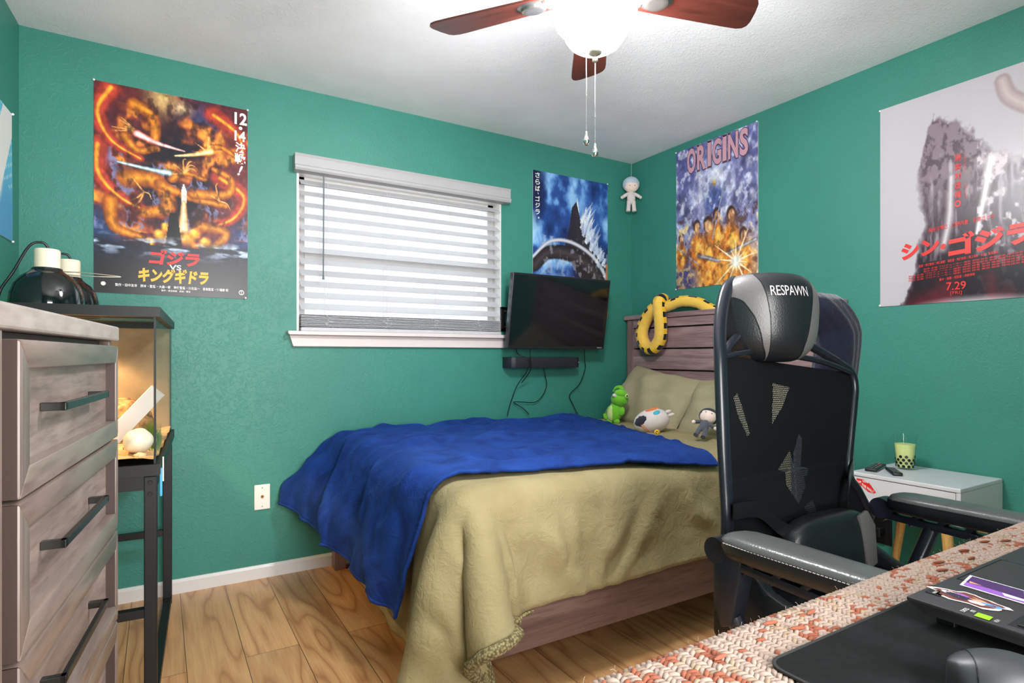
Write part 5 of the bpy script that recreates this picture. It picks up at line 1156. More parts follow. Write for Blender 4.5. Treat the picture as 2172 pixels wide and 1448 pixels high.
bm = BM(); box(bm, (-2.8555, -0.985, 0.655), (-2.848, -0.965, 0.742), 0.002); obj('clip_body', bm, M['blue_clip'], t); bm = BM(); box(bm, (-2.848, -0.98, 0.70), (-2.8440, -0.97, 0.775), 0.001); obj('clip_stem', bm, M['plastic_w'], t)

# ================================================================= DESK WITH CLOTH
dk = thing('desk', 'long desk in the foreground under a woven cloth', 'desk', (-1.75, -2.95, 0))
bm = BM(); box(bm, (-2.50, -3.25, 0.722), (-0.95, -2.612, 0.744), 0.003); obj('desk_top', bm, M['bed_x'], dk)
for x, y in ((-2.46, -3.22), (-2.46, -2.68), (-1.03, -3.22), (-1.03, -2.68)):
    bm = BM(); box(bm, (x, y, 0), (x + 0.04, y + 0.04, 0.721), 0.002); obj('leg', bm, M['blackmetal'], dk)
# woven cloth: rows of chunky twisted stitches, cream with rust diamonds
yc = [mat('cream_yarn', rgb(164, 142, 130), 0.95), mat('rust_yarn', rgb(146, 82, 60), 0.95), mat('beige_yarn', rgb(158, 134, 112), 0.95)]
def near_pattern(x, y):
    a = ((x + 4) / 0.105) % 1; band = ((x + 4) / 0.105) // 1 % 3
    b = ((y + 4) / 0.105) % 1
    dd = abs(a - 0.5) + abs(b - 0.5)
    if x < -2.31: return 1 if 0.28 < dd < 0.46 or dd < 0.10 or (dd > 0.75 and random.random() < 0.7) else (2 if random.random() < 0.2 else 0)
    if band == 1: return 0 if random.random() < 0.96 else 1
    return 1 if (0.25 < dd < 0.42 and random.random() < 0.8) or random.random() < 0.10 else (2 if random.random() < 0.25 else 0)
cl = thing('table_cloth', 'chunky cream and rust woven cloth covering the desk', 'tablecloth', (-1.75, -2.95, 0.745))
V_, F_, I_ = [], [], []
def stitch(x, y, z, ang, l, w, hgt, mi):
    b0 = len(V_); ca, sa = math.cos(ang), math.sin(ang); ns_ = 6
    for k, (t_, rr) in enumerate(((-1, 0.25), (-0.55, 0.85), (0, 1.0), (0.55, 0.85), (1, 0.25))):
        for q_ in range(ns_):
            a = 2 * math.pi * q_ / ns_; lx = t_ * l / 2; ly = math.cos(a) * w / 2 * rr; lz = math.sin(a) * hgt / 2 * rr
            V_.append((x + lx * ca - ly * sa + 1.75, y + lx * sa + ly * ca + 2.95, z + lz - 0.745))
    for k in range(4):
        for q_ in range(ns_): F_.append((b0 + k * ns_ + q_, b0 + k * ns_ + (q_ + 1) % ns_, b0 + (k + 1) * ns_ + (q_ + 1) % ns_, b0 + (k + 1) * ns_ + q_)); I_.append(mi)
def cloth_area(x0, x1, y0, y1, px=0.0105, py=0.0062):
    nx_, ny_ = int((x1 - x0) / px), int((y1 - y0) / py)
    for i in range(nx_):
        for j in range(ny_):
            x = x0 + (i + 0.5) * px; y = y0 + (j + 0.5) * py + (0.0025 if i % 2 else 0); sgn_ = 1 if i % 2 else -1
            stitch(x + random.uniform(-1, 1) * 0.0008, y + random.uniform(-1, 1) * 0.0006, 0.7485 + random.uniform(-0.0008, 0.0010), sgn_ * 0.55 + random.uniform(-0.2, 0.2), 0.0150, 0.0078, 0.0085, near_pattern(x, y))
cloth_area(-2.52, -1.05, -2.720, -2.612); cloth_area(-2.52, -2.275, -3.02, -2.720)
for i in range(int(1.47 / 0.0085)):       # rolled far edge
    x = -2.52 + (i + 0.5) * 0.0085; stitch(x, -2.606, 0.7440, 1.2 + random.uniform(-0.3, 0.3), 0.0150, 0.0082, 0.0095, near_pattern(x, -2.62))
    stitch(x, -2.6055, 0.735, 1.9 + random.uniform(-0.3, 0.3), 0.0130, 0.0082, 0.0095, 0)
for k in range(26):                      # loose rust tufts
    x = random.uniform(-2.45, -1.2); y = random.uniform(-2.66, -2.62)
    if k % 2 == 0: stitch(x, y, 0.7540, random.uniform(-0.5, 0.2), 0.022, 0.006, 0.005, 1)
me = bpy.data.meshes.new('woven_stitches'); me.from_pydata(V_, [], F_); me.polygons.foreach_set('material_index', I_); me.polygons.foreach_set('use_smooth', [True] * len(F_))
for m_ in yc: me.materials.append(m_)
o = bpy.data.objects.new('woven_stitches', me); COL.objects.link(o); o.parent = cl; o['kind'] = 'stuff'; ORG[o.name] = ORG[cl.name]
bm = BM(); box(bm, (-2.525, -3.255, 0.7445), (-0.94, -2.607, 0.7475), 0.001); obj('cloth_backing', bm, yc[0], cl)
bm = BM(); fr_ = random.Random(3)
for k in range(90):
    if k < 40: x = fr_.uniform(-2.52, -1.2); y = -2.602; dx, dy = fr_.uniform(-0.006, 0.006), fr_.uniform(0.001, 0.004)
    else: x = fr_.uniform(-2.52, -1.2); y = fr_.uniform(-2.70, -2.61); dx, dy = fr_.uniform(-0.006, 0.006), fr_.uniform(-0.004, 0.004)
    tube(bm, [(x, y, 0.748), (x + dx * 0.5, y + dy * 0.6, 0.7515 + fr_.uniform(-0.002, 0.001)), (x + dx, y + dy, 0.7525 + fr_.uniform(-0.004, 0.001))], 0.00025, 3)
o = obj('loose_fibres', bm, yc[0], cl); o['kind'] = 'stuff'
# desk mat
dm = thing('desk_mat', 'large black cloth desk mat lying on the woven cloth', 'desk mat', (-1.75, -2.95, 0.753))
dmm = mat('black_mat_cloth', rgb(10, 11, 12), 0.9, spec=0.2); v = coords(dmm); base(dmm, ramp(dmm, noise(dmm, v, 22, 6, 0.7), [(0.45, rgb(9, 10, 11)), (0.75, rgb(24, 25, 28))])); bump(dmm, noise(dmm, v, 700, 2), 0.3, 0.001)
cr = 0.02; poly = []
for cx_, cy_, a0 in ((-1.16 - cr, -2.684 - cr, 0), (-2.292 + cr, -2.684 - cr, 90), (-2.292 + cr, -3.20 + cr, 180), (-1.16 - cr, -3.20 + cr, 270)):
    for k in range(7): a = R(a0 + 15 * k); poly.append((cx_ + cr * math.cos(a), cy_ + cr * math.sin(a)))
bm = BM(); prism(bm, poly, lambda a, b, d: Vector((a, b, d)), 0.7532, 0.7560); obj('mat_surface', bm, dmm, dm)
bm = BM(); tube(bm, [(a, b, 0.7552) for a, b in poly], 0.0022, 6, closed=True); obj('stitched_edge', bm, mat('mat_edge_thread', rgb(30, 28, 28), 0.7), dm)
# laptop: open, user side facing the chair
lp = thing('laptop', 'black open laptop with colourful stickers on the desk mat', 'laptop', (-1.87, -2.84, 0.757))
LX0, LX1, LY0, LY1 = -2.055, -1.690, -2.972, -2.714; LZ0, LZ1 = 0.7735, 0.788
bodym = mat('laptop_dark_metal', rgb(46, 43, 46), 0.45, 0.1)
bm = BM(); prism(bm, [(LY1, LZ1), (LY1, LZ1 - 0.004), (LY1 - 0.02, LZ0), (LY0 + 0.01, LZ0), (LY0, LZ0 + 0.006), (LY0, LZ1)], lambda a, b, d: Vector((d, a, b)), LX0, LX1, bev=0.0012); obj('laptop_base', bm, bodym, lp, smooth=30)
bm = BM()
for x in (LX0 + 0.03, LX1 - 0.05):
    for y in (LY0 + 0.02, LY1 - 0.04): box(bm, (x, y, 0.7562), (x + 0.02, y + 0.02, LZ0 + 0.001), 0.001, 1)
obj('rubber_foot', bm, M['black'], lp)
bm = BM(); box(bm, (-1.935, -2.795, LZ1 - 0.0005), (-1.795, -2.722, LZ1 + 0.0006), 0.0004, 1); tp = obj('touchpad', bm, mat('touchpad_black', rgb(40, 38, 41), 0.35), lp)
bm = BM(); tube(bm, [(-1.935, -2.7215, LZ1 + 0.0004), (-1.935, -2.7955, LZ1 + 0.0004), (-1.795, -2.7955, LZ1 + 0.0004), (-1.795, -2.7215, LZ1 + 0.0004)], 0.0007, 5, closed=True); obj('touchpad_groove', bm, M['black'], tp)
bm = BM(); box(bm, (LX0 + 0.012, LY0 + 0.025, LZ1 - 0.001), (LX1 - 0.012, -2.812, LZ1 + 0.0003)); kb = obj('keyboard', bm, M['black'], lp)
kbm = BM()
for r_ in range(5):
    for c_ in range(16):
        x = LX0 + 0.018 + c_ * 0.0208; y = -2.818 - r_ * 0.0245; box(kbm, (x, y - 0.021, LZ1), (x + 0.0185, y, LZ1 + 0.0022), 0.001, 1)
obj('keys', kbm, M['blackmetal'], kb)
bm = BM(); box(bm, (LX0, LY0 - 0.008, LZ1 + 0.002), (LX1, LY0 - 0.001, LZ1 + 0.235), 0.002); T_ = about((0, LY0, LZ1), Matrix.Rotation(R(12), 4, 'X')); lid = obj('display_lid', bm, bodym, lp, T=T_)
bm = BM(); box(bm, (LX0 + 0.006, LY0 - 0.0008, LZ1 + 0.012), (LX1 - 0.006, LY0 - 0.0002, LZ1 + 0.228)); obj('display_panel', bm, M['screen'], lid, T=T_)
zS = LZ1 + 0.0008
# stickers: the writing faces the chair side, so 'up' on the deck is toward -y
def deck(a, b): return Vector((a, b, zS + 0.0004))
def sticker(name, pts, cols):
    bm = BM(); bm.faces.new([bm.verts.new((a, b, zS)) for a, b in pts]); s_ = obj(name, bm, INK['white'], lp, label=None)
    for pp, col in cols:
        bm = BM(); bm.faces.new([bm.verts.new((a, b, zS + 0.0003 + 0.0001 * random.random())) for a, b in pp]); obj('sticker_print', bm, col, s_)
    return s_
sk = lambda n_, r_, g_, b_: mat(n_, rgb(r_, g_, b_), 0.35)
cP, cV, cS, cDk, cBl, cBr = sk('sticker_purple', 70, 34, 96), sk('sticker_violet', 150, 90, 190), sk('sticker_skin', 226, 160, 130), sk('sticker_navy', 40, 34, 60), sk('sticker_blue', 90, 150, 210), sk('sticker_brown', 110, 52, 40)
Ax, Ay = np.array((-1.953, -2.731)), np.array((-1.903, -2.724))
e1 = np.array((0.052, 0.008)); e2 = np.array((-0.004, -0.085))     # short and long side of the rectangular sticker
rp = lambda a, b: tuple(np.array((-1.958, -2.733)) + e1 * a + e2 * b)
def rect(a0, b0, a1, b1): return [rp(a0, b0), rp(a1, b0), rp(a1, b1), rp(a0, b1)]
sticker('picture_sticker', rect(0, 0, 1, 1), [(rect(0.06, 0.04, 0.94, 0.96), cP), ([rp(0.06, 0.04), rp(0.5, 0.04), rp(0.35, 0.5), rp(0.06, 0.96)], cV), ([rp(0.35, 0.08), rp(0.70, 0.05), rp(0.80, 0.50), rp(0.60, 0.80), rp(0.30, 0.74), rp(0.50, 0.45)], cS), ([rp(0.15, 0.55), rp(0.34, 0.50), rp(0.30, 0.92), rp(0.12, 0.92)], INK['white']), ([rp(0.75, 0.04), rp(0.94, 0.04), rp(0.94, 0.6), rp(0.8, 0.7)], cDk), ([rp(0.5, 0.75), rp(0.9, 0.7), rp(0.9, 0.94), rp(0.5, 0.94)], cBl)])
cc_ = np.array((-2.001, -2.758))
def blobby(s, wob=0.12): return [tuple(cc_ + np.array((0.020 * math.cos(a), 0.040 * math.sin(a))) * s * (1 + wob * math.sin(5 * a + 1) + 0.08 * math.sin(9 * a))) for a in [i * 0.2618 for i in range(24)]]
sh_ = lambda dx, dy, s: [(x + dx, y + dy) for x, y in blobby(s)]
sticker('cutout_sticker', blobby(1.0), [(blobby(0.84), cBr), (sh_(-0.003, 0.012, 0.42), cDk), (sh_(0.002, -0.004, 0.40), cS), (sh_(0.003, 0.020, 0.25), INK['white']), (sh_(0.0, -0.024, 0.28), cBl), (sh_(-0.006, -0.012, 0.22), INK['white']), (sh_(0.006, 0.008, 0.2), cV)])
bm = BM(); bm.faces.new([bm.verts.new(p) for p in ((-2.050, -2.7830, zS), (-2.036, -2.7820, zS), (-2.036, -2.7965, zS), (-2.050, -2.7975, zS))]); obj('brand_sticker', bm, INK['green'], lp)
lettering('spec_lettering', 'GEFORCE\nRTX', INK['white'], lp, lambda a, b: deck(-a, b), 2.035, 2.050, -2.7800, -2.7690)
lettering('spec_lettering', 'NVIDIA', INK['silver'], lp, lambda a, b: deck(-a, b), 2.040, 2.050, -2.8050, -2.8010)
bm = BM(); bm.faces.new([bm.verts.new((a, b, zS)) for a, b in ((-2.022, -2.720), (-2.004, -2.720), (-2.004, -2.737), (-2.022, -2.737))]); e_ = obj('spec_sticker', bm, M['black'], lp); lettering('spec_lettering', 'dts:X', INK['white'], lp, deck, -2.019, -2.008, -2.730, -2.726)
# mouse
ms = thing('computer_mouse', 'large dark grey curved computer mouse on the desk mat', 'computer mouse', (-2.155, -2.855, 0.7565))
Tm_ = Matrix.Translation((-2.152, -2.862, 0.7565)) @ Rz(R(-52))
bm = BM(); uN, vN = 36, 14; rings = []
def msurf(a, b, k=1.0):   # a along body (-1..1), b across (-1..1)
    w_ = 0.036 * (1 - 0.10 * a) * max(0.0, 1 - abs(a) ** 3.2) ** 0.42; z_ = (0.046 * (1 - ((a + 0.25) / 1.35) ** 2)) * max(0.0, 1 - abs(b) ** 3.0) ** 0.5 * k
    return Vector((a * 0.062, b * w_, max(z_, 0.0)))
for i in range(uN + 1):
    a = -1 + 2 * i / uN; rings.append([bm.verts.new(msurf(a, -1 + 2 * j / vN)) for j in range(vN + 1)])
for i in range(uN):
    for j in range(vN): bm.faces.new((rings[i][j], rings[i + 1][j], rings[i + 1][j + 1], rings[i][j + 1]))
bmesh.ops.remove_doubles(bm, verts=bm.verts, dist=0.00005); obj('mouse_shell', bm, mat('mouse_dark_grey', rgb(52, 52, 56), 0.42, 0.1), ms, T=Tm_, smooth=60)
bm = BM(); tube(bm, [msurf(-0.72 + 0.03 * math.cos(b * 2), b, 1.0) + Vector((0, 0, 0.0003)) for b in [-0.95 + 0.19 * i for i in range(11)]], 0.0007, 5); obj('shell_seam', bm, M['black'], ms, T=Tm_)
bm = BM(); blob(bm, msurf(0.50, 0.0) + Vector((0, 0, -0.002)), (0.012, 0.004, 0.006)); obj('scroll_wheel', bm, M['black'], ms, T=Tm_, smooth=60)
bm = BM(); tube(bm, [msurf(0.25 + 0.06 * i, 0.0) + Vector((0, 0, 0.0002)) for i in range(10)], 0.0010, 5); obj('button_slot', bm, M['black'], ms, T=Tm_)

# ================================================================= CHAIR
ch = thing('gaming_chair', 'black high-back gaming chair with mesh back and RESPAWN headrest at the desk', 'chair', (-1.48, -2.40, 0))
# back outline curves: left x(z), right x(z), y(z)
Lz = [0.50, 0.60, 0.75, 0.90, 1.00, 1.09]; Lx = [-1.735, -1.748, -1.756, -1.752, -1.742, -1.728]
Rz_ = [0.50, 0.56, 0.62, 0.66, 0.72, 0.77, 0.85, 0.95, 1.00, 1.045]; Rx_ = [-1.185, -1.150, -1.138, -1.160, -1.215, -1.262, -1.236, -1.200, -1.185, -1.195]
Yz = [0.50, 0.70, 0.85, 1.0, 1.15, 1.3]; Yy = [-2.175, -2.205, -2.200, -2.180, -2.155, -2.125]
lx = lambda z: float(np.interp(z, Lz, Lx)); rx = lambda z: float(np.interp(z, Rz_, Rx_)); by = lambda z: float(np.interp(z, Yz, Yy))
tri = [[(-1.506, 1.018), (-1.438, 1.006), (-1.478, 0.955), (-1.530, 0.915)], [(-1.690, 0.99), (-1.672, 1.00), (-1.650, 0.95), (-1.632, 0.90), (-1.645, 0.895), (-1.68, 0.95)],
       [(-1.425, 0.885), (-1.415, 0.870), (-1.438, 0.780), (-1.462, 0.785), (-1.455, 0.84)], [(-1.47, 0.845), (-1.525, 0.80), (-1.53, 0.77), (-1.495, 0.72), (-1.455, 0.755), (-1.452, 0.79)], [(-1.475, 0.710), (-1.437, 0.722), (-1.420, 0.690), (-1.440, 0.675)]]
def inpoly(x, z, pl):
    r_ = False
    for i in range(len(pl)):
        (x0_, z0_), (x1_, z1_) = pl[i], pl[(i + 1) % len(pl)]
        if (z0_ > z) != (z1_ > z) and x < x0_ + (z - z0_) / (z1_ - z0_) * (x1_ - x0_): r_ = not r_
    return r_
bm = BM(); nz_, nx_ = 190, 190; gv = {}
for i in range(nz_ + 1):
    for j in range(nx_ + 1):
        b = j / nx_; zt = 1.090 - 0.050 * b ** 1.3; z = 0.52 + (zt - 0.52) * i / nz_
        x = lx(z) + (rx(z) - lx(z)) * b; y = by(z) + 0.030 * math.sin(math.pi * b) * (1 if z > 0.8 else 0.3) - 0.020 * math.exp(-((z - 0.68) / 0.09) ** 2) * math.sin(math.pi * b)
        gv[i, j] = bm.verts.new((x, y, z))
for i in range(nz_):
    for j in range(nx_):
        f = bm.faces.new((gv[i, j], gv[i, j + 1], gv[i + 1, j + 1], gv[i + 1, j])); cc = f.calc_center_median()
        f.material_index = 1 if any(inpoly(cc.x, cc.z, pl) for pl in tri) else 0
obj('mesh_backrest', bm, [M['meshfab'], M['meshopen']], ch, smooth=80)
bm = BM()
lp_ = [(lx(z), by(z), z) for z in (0.50, 0.60, 0.70, 0.80, 0.90, 1.0, 1.08)] + [(-1.712, -2.150, 1.14), (-1.680, -2.13, 1.20), (-1.635, -2.11, 1.255), (-1.59, -2.10, 1.278)]
tube(bm, smooth_path(lp_, 5), 0.018, 12, flat=0.72)
tube(bm, smooth_path([(-1.385, -2.135, 1.135), (-1.30, -2.15, 1.100), (-1.235, -2.165, 1.068), (-1.193, -2.175, 1.040), (-1.185, -2.18, 1.0), (-1.200, -2.185, 0.95), (-1.236, -2.195, 0.85), (-1.262, -2.205, 0.77), (-1.215, -2.205, 0.72), (-1.150, -2.20, 0.65), (-1.138, -2.195, 0.62), (-1.155, -2.18, 0.55), (-1.19, -2.175, 0.50)], 6), 0.012, 10)
tube(bm, smooth_path([(-1.195, -2.178, 1.040), (-1.32, -2.170, 1.072), (-1.45, -2.150, 1.090), (-1.60, -2.150, 1.098), (-1.73, -2.168, 1.085)], 6), 0.008, 8)
tube(bm, smooth_path([(-1.73, -2.168, 1.06), (-1.69, -2.15, 1.10), (-1.62, -2.13, 1.14)], 6), 0.011, 8)
tube(bm, [(-1.70, -2.17, 0.50), (-1.20, -2.17, 0.50)], 0.016, 8)
obj('back_frame', bm, M['chairplastic'], ch, smooth=60)
# headrest cushion: three coloured panels
bm = BM(); un, vn = 150, 60; gv = {}
HC = Vector((-1.520, -2.165, 1.186)); HT = R(20)
def hs(a, b, k=0.0):
    bulge = 0.060 * max(0, 1 - abs(b) ** 3.0) ** 0.5 * (1 - 0.28 * a * a)
    x = a * 0.14 * (1 + 0.04 * b) * (1 - 0.10 * abs(b) ** 4 - 0.10 * a * a * abs(b) ** 8); z = b * 0.114 * (1 - 0.10 * a * a - 0.14 * a ** 6); y = 0.06 * abs(a) ** 2.4 - bulge - k
    return HC + Vector((x * math.cos(HT) + y * math.sin(HT), -x * math.sin(HT) + y * math.cos(HT), z))
seam = lambda b, sg: float(np.interp(b, [-1, -0.66, 0, 0.5, 0.78, 1], [-0.32, -0.34, -0.36, -0.41, -0.46, -0.54] if sg < 0 else [0.40, 0.36, 0.46, 0.53, 0.58, 0.60]))
rim = lambda b: float(np.interp(b, [-1, -0.66, -0.33, 0, 0.36, 0.5, 0.62], [-0.33, -0.46, -0.52, -0.60, -0.74, -0.88, -1.1]))
for i in range(un + 1):
    for j in range(vn + 1): gv[i, j] = bm.verts.new(hs(-1 + 2 * i / un, -1 + 2 * j / vn))
for i in range(un):
    for j in range(vn):
        f = bm.faces.new((gv[i, j], gv[i + 1, j], gv[i + 1, j + 1], gv[i, j + 1])); a = -1 + 2 * (i + 0.5) / un; b = -1 + 2 * (j + 0.5) / vn
        f.material_index = 1 if (rim(b) < a < seam(b, -1)) or a > seam(b, 1) else 0
# back closure
ring = [gv[i, 0] for i in range(un + 1)] + [gv[un, j] for j in range(1, vn + 1)] + [gv[i, vn] for i in range(un - 1, -1, -1)] + [gv[0, j] for j in range(vn - 1, 0, -1)]
cb_ = [bm.verts.new(v_.co * 0.8 + (HC + Vector((0.02, 0.07, 0))) * 0.2 + Vector((0.005, 0.02, 0))) for v_ in ring]
for k in range(len(ring)): bm.faces.new((ring[k], ring[(k + 1) % len(ring)], cb_[(k + 1) % len(ring)], cb_[k]))
bm.faces.new(cb_); bmesh.ops.recalc_face_normals(bm, faces=bm.faces)
hr = obj('headrest', bm, [M['leather'], M['leather_grey']], ch, smooth=50)
lettering('brand_lettering', 'RESPAWN', INK['silver'], hr, lambda a, b: hs(a, b, 0.0022), -0.345, 0.385, 0.44, 0.66, bold=0.0, spacing=0.95)
for fn_ in (lambda b: seam(b, -1), lambda b: seam(b, 1), lambda b: max(rim(b), -0.99)):
    bm = BM(); tube(bm, smooth_path([hs(fn_(b), b, 0.0006) for b in [-0.94 + 0.094 * i for i in range(21)]], 2), 0.0014, 5); obj('piping', bm, M['leather'], hr)
bm = BM(); box(bm, (-1.55, -2.125, 1.09), (-1.43, -2.11, 1.26), 0.005); obj('headrest_mount', bm, M['chairplastic'], ch)
# lumbar cushion, straps
bm = BM(); blob(bm, (-1.45, -2.255, 0.615), (0.165, 0.040, 0.088), u=32, v=16, p=0.6); lc = obj('lumbar_cushion', bm, M['leather'], ch, smooth=60)
bm = BM(); prism(bm, [(-1.372, 0.690), (-1.335, 0.700), (-1.300, 0.66), (-1.288, 0.56), (-1.330, 0.55), (-1.352, 0.62)], lambda a, b, d: Vector((a, d, b)), -2.296, -2.285, bev=0.003); obj('lumbar_side_panel', bm, M['leather_grey'], lc, smooth=30)
def strap(pts, w_):
    bm = BM(); A = []
    for p in smooth_path(pts, 6): A.append((bm.verts.new(p + Vector((0, 0, w_ / 2))), bm.verts.new(p - Vector((0, 0, w_ / 2))), bm.verts.new(p + Vector((0, 0.003, w_ / 2))), bm.verts.new(p + Vector((0, 0.003, -w_ / 2)))))
    for p, q in zip(A, A[1:]): bm.faces.new((p[0], q[0], q[1], p[1])); bm.faces.new((p[2], p[3], q[3], q[2])); bm.faces.new((p[0], p[2], q[2], q[0])); bm.faces.new((p[1], q[1], q[3], p[3]))
    bm.faces.new((A[0][0], A[0][1], A[0][3], A[0][2])); bm.faces.new((A[-1][0], A[-1][2], A[-1][3], A[-1][1])); bmesh.ops.recalc_face_normals(bm, faces=bm.faces); obj('lumbar_strap', bm, M['black'], ch)
strap([(-1.765, -2.232, 0.742), (-1.69, -2.240, 0.738), (-1.62, -2.245, 0.690), (-1.55, -2.255, 0.655)], 0.036)
strap([(-1.255, -2.215, 0.790), (-1.31, -2.235, 0.755), (-1.36, -2.262, 0.69)], 0.04)
# lower shell, seat
bm = BM(); blob(bm, (-1.465, -2.39, 0.485), (0.275, 0.255, 0.055), u=36, v=16, p=0.45); obj('seat_cushion', bm, M['leather'], ch, smooth=60)
bm = BM(); prism(bm, [(-2.16, 0.66), (-2.24, 0.64), (-2.30, 0.58), (-2.60, 0.50), (-2.62, 0.44), (-2.55, 0.41), (-2.22, 0.41), (-2.16, 0.44)], lambda a, b, d: Vector((d, a, b)), -1.750, -1.715, bev=0.008); obj('seat_bolster', bm, M['leather'], ch, smooth=40)
bm = BM(); prism(bm, [(-2.16, 0.60), (-2.24, 0.58), (-2.30, 0.55), (-2.60, 0.50), (-2.62, 0.44), (-2.55, 0.41), (-2.22, 0.41), (-2.16, 0.44)], lambda a, b, d: Vector((d, a, b)), -1.225, -1.190, bev=0.008); obj('seat_bolster', bm, M['leather'], ch, smooth=40)
bm = BM(); box(bm, (-1.62, -2.52, 0.375), (-1.32, -2.25, 0.425), 0.01); obj('tilt_mechanism', bm, M['chairplastic'], ch)
bm = BM(); lathe(bm, [(0.0, 0.376), (0.022, 0.376), (0.022, 0.25), (0.030, 0.25), (0.030, 0.12), (0, 0.12)], (-1.47, -2.39, 0), 20); obj('gas_lift', bm, M['blackmetal'], ch, smooth=40)
for k in range(5):
    a = R(20 + 72 * k); d_ = Vector((math.cos(a), math.sin(a), 0)); c_ = Vector((-1.47, -2.39, 0)); bm = BM(); tube(bm, [c_ + Vector((0, 0, 0.13)), c_ + d_ * 0.15 + Vector((0, 0, 0.115)), c_ + d_ * 0.30 + Vector((0, 0, 0.085))], [0.034, 0.026, 0.018], 10); lg = obj('base_spoke', bm, M['chairplastic'], ch, smooth=60)
    bm = BM(); s_ = d_.cross(Vector((0, 0, 1)))
    for o__ in (-0.016, 0.016):
        T_ = Matrix.Translation(c_ + d_ * 0.30 + s_ * o__ + Vector((0, 0, 0.028))) @ Rz(a) @ Matrix.Rotation(R(90), 4, 'X'); lathe(bm, [(0, -0.008), (0.024, -0.008), (0.028, -0.004), (0.028, 0.004), (0.024, 0.008), (0, 0.008)], (0, 0, 0), 20, T=T_)
    tube(bm, [c_ + d_ * 0.30 + Vector((0, 0, 0.095)), c_ + d_ * 0.30 + Vector((0, 0, 0.03))], 0.008, 8); obj('caster', bm, M['black'], lg, smooth=40)
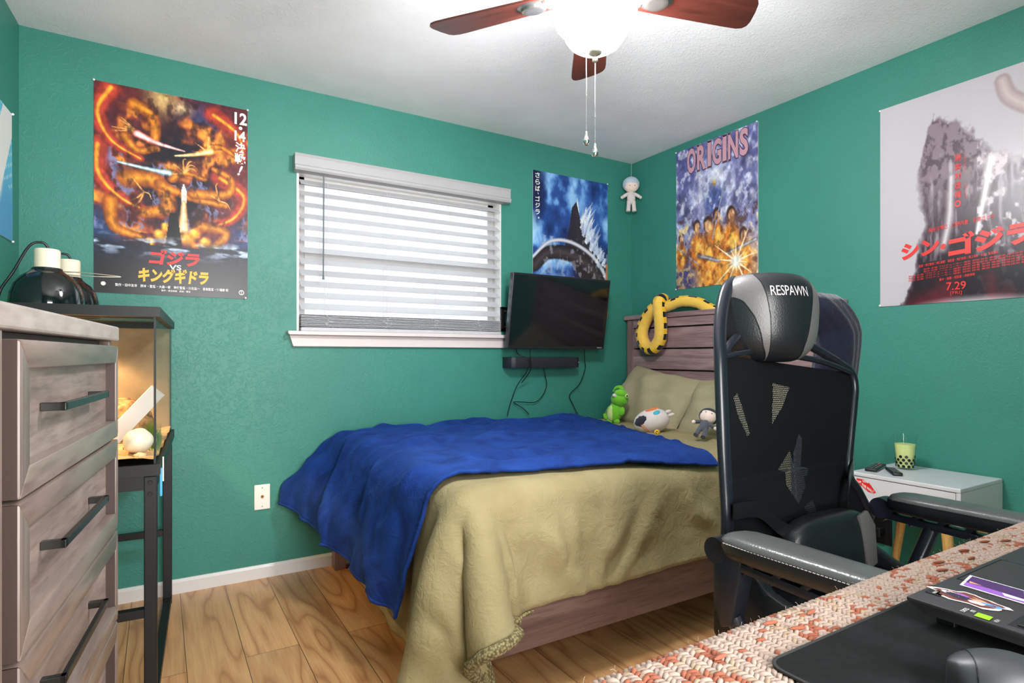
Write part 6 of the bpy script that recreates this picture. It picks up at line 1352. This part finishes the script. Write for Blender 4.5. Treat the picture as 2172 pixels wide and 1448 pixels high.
# arms
padtop = leather('armrest_leatherette_sheen', rgb(84, 84, 84), 0.30)  # reflected light on the pad tops put into a lighter grey
def arm(xc, sg):
    DYA = -0.035; fr = BM(); P_ = lambda y, z, dx=0: (xc + dx, y, z)
    def bar(a, b, w_, h_):
        prism(fr, [(a[0], a[1] + h_ / 2), (b[0], b[1] + h_ / 2), (b[0], b[1] - h_ / 2), (a[0], a[1] - h_ / 2)], lambda p, q, d: Vector((d, p + DYA, q)), xc - w_ / 2, xc + w_ / 2, bev=0.002)
    bar((-2.190, 0.683), (-2.62, 0.675), 0.040, 0.016); bar((-2.205, 0.655), (-2.60, 0.640), 0.036, 0.018)
    for y in (-2.21, -2.275, -2.335, -2.395, -2.46, -2.53): bar((y, 0.646), (y - 0.030, 0.680), 0.034, 0.020)
    tube(fr, [(xc - 0.021, -2.205 + DYA, 0.672), (xc + 0.021, -2.205 + DYA, 0.672)], 0.028, 20)
    af = obj('arm_frame', fr, M['chairplastic'], ch, smooth=35)
    if sg > 0: bm = BM(); prism(bm, [(-2.178, 0.690), (-2.250, 0.680), (-2.245, 0.62), (-2.225, 0.525), (-2.200, 0.512), (-2.180, 0.56)], lambda p, q, d: Vector((d, p - 0.055, q)), xc - 0.020, xc + 0.026, bev=0.004); obj('arm_bracket', bm, M['chairplastic'], ch, smooth=35)
    bm = BM(); tube(bm, [(xc, -2.27 if sg > 0 else -2.36, 0.54 if sg > 0 else 0.65), (xc + sg * 0.03, -2.30, 0.45), (xc + sg * 0.13, -2.30, 0.41)], 0.018, 10); obj('arm_support', bm, M['chairplastic'], ch, smooth=50)
    pts = [(-2.258, 0.010), (-2.264, 0.030), (-2.284, 0.046), (-2.35, 0.050), (-2.50, 0.046), (-2.62, 0.044), (-2.66, 0.034), (-2.668, 0.0)]
    bm = BM(); n_ = len(pts); prof = pts + [(y, -w_) for y, w_ in reversed(pts)]
    lay = [(0.672, 0.80), (0.676, 0.92), (0.690, 1.0), (0.706, 0.99), (0.714, 0.93), (0.7185, 0.80), (0.7205, 0.5), (0.7208, 0.2)]; rg = []
    for z, k in lay: rg.append([bm.verts.new((xc + w_ * k, -2.45 + (y + 2.45) * (0.5 + 0.5 * k) if k > 0.5 else -2.45 + (y + 2.45) * 0.75, z)) for y, w_ in prof])
    for li, (A, B) in enumerate(zip(rg, rg[1:])):
        for k in range(len(prof)):
            f = bm.faces.new((A[k], A[(k + 1) % len(prof)], B[(k + 1) % len(prof)], B[k])); f.material_index = 1 if li >= 3 else 0
    bm.faces.new(list(reversed(rg[0]))); f = bm.faces.new(rg[-1]); f.material_index = 1
    pad = obj('armrest_pad', bm, [M['leather'], padtop], ch, smooth=60)
    bm = BM()
    for side_ in (-1, 1):
        n_s = 46
        for k in range(n_s):
            y = -2.285 - 0.34 * k / n_s; w_ = float(np.interp(-y, [2.262, 2.34, 2.5, 2.62], [0.046, 0.049, 0.046, 0.044])); box(bm, (xc + side_ * w_ * 1.0 - 0.0008, y - 0.0025, 0.7035), (xc + side_ * w_ + 0.0008, y + 0.0025, 0.7048))
    obj('stitching', bm, INK['silver'] if sg > 0 else M['black'], pad)
arm(-1.818, 1); arm(-1.150, -1)
# hoodie hung on the chair back
ho = thing('hoodie', 'dark navy hoodie hanging over the back of the chair', 'hoodie', (-1.10, -2.05, 0.55))
secs = [(0.50, -1.14, 0.120, 0.045), (0.62, -1.135, 0.135, 0.050), (0.78, -1.115, 0.142, 0.052), (0.92, -1.085, 0.115, 0.052), (1.02, -1.065, 0.092, 0.050), (1.10, -1.062, 0.088, 0.052), (1.16, -1.07, 0.093, 0.054), (1.20, -1.10, 0.110, 0.050), (1.235, -1.14, 0.120, 0.044), (1.26, -1.16, 0.110, 0.034), (1.275, -1.165, 0.085, 0.014)]
bm = BM(); rings = []; zz = [s[0] for s in secs]
for z in np.concatenate([np.linspace(0.50, 1.24, 50), np.linspace(1.245, 1.275, 8)]):
    cx_ = float(np.interp(z, zz, [s[1] for s in secs])); ax_ = float(np.interp(z, zz, [s[2] for s in secs])); ay_ = float(np.interp(z, zz, [s[3] for s in secs]))
    ring = []
    for k in range(56):
        a = 2 * math.pi * k / 56; w_ = 1 + 0.07 * math.sin(5 * a + z * 4) + 0.05 * math.sin(9 * a - z * 7 + 1) * (1.3 - z) + 0.03 * math.sin(14 * a + z * 11)
        ring.append(bm.verts.new((cx_ + ax_ * math.cos(a) * (0.5 + 0.5 * w_), -2.055 + ay_ * math.sin(a) * w_ + 0.012 * math.sin(z * 9), z)))
    rings.append(ring)
for A, B in zip(rings, rings[1:]):
    for k in range(56): bm.faces.new((A[k], A[(k + 1) % 56], B[(k + 1) % 56], B[k]))
bm.faces.new(list(reversed(rings[0]))); bm.faces.new(rings[-1]); obj('hoodie_cloth', bm, M['hoodie'], ho, smooth=70)
bm = BM(); tube(bm, [v_ for v_ in [(-1.10 + 0.112 * math.cos(a), -2.050 + 0.055 * math.sin(a), 1.20) for a in [R(-170 + 10 * i) for i in range(18)]]], 0.0022, 5); obj('shoulder_seam', bm, M['hoodie'], ho)
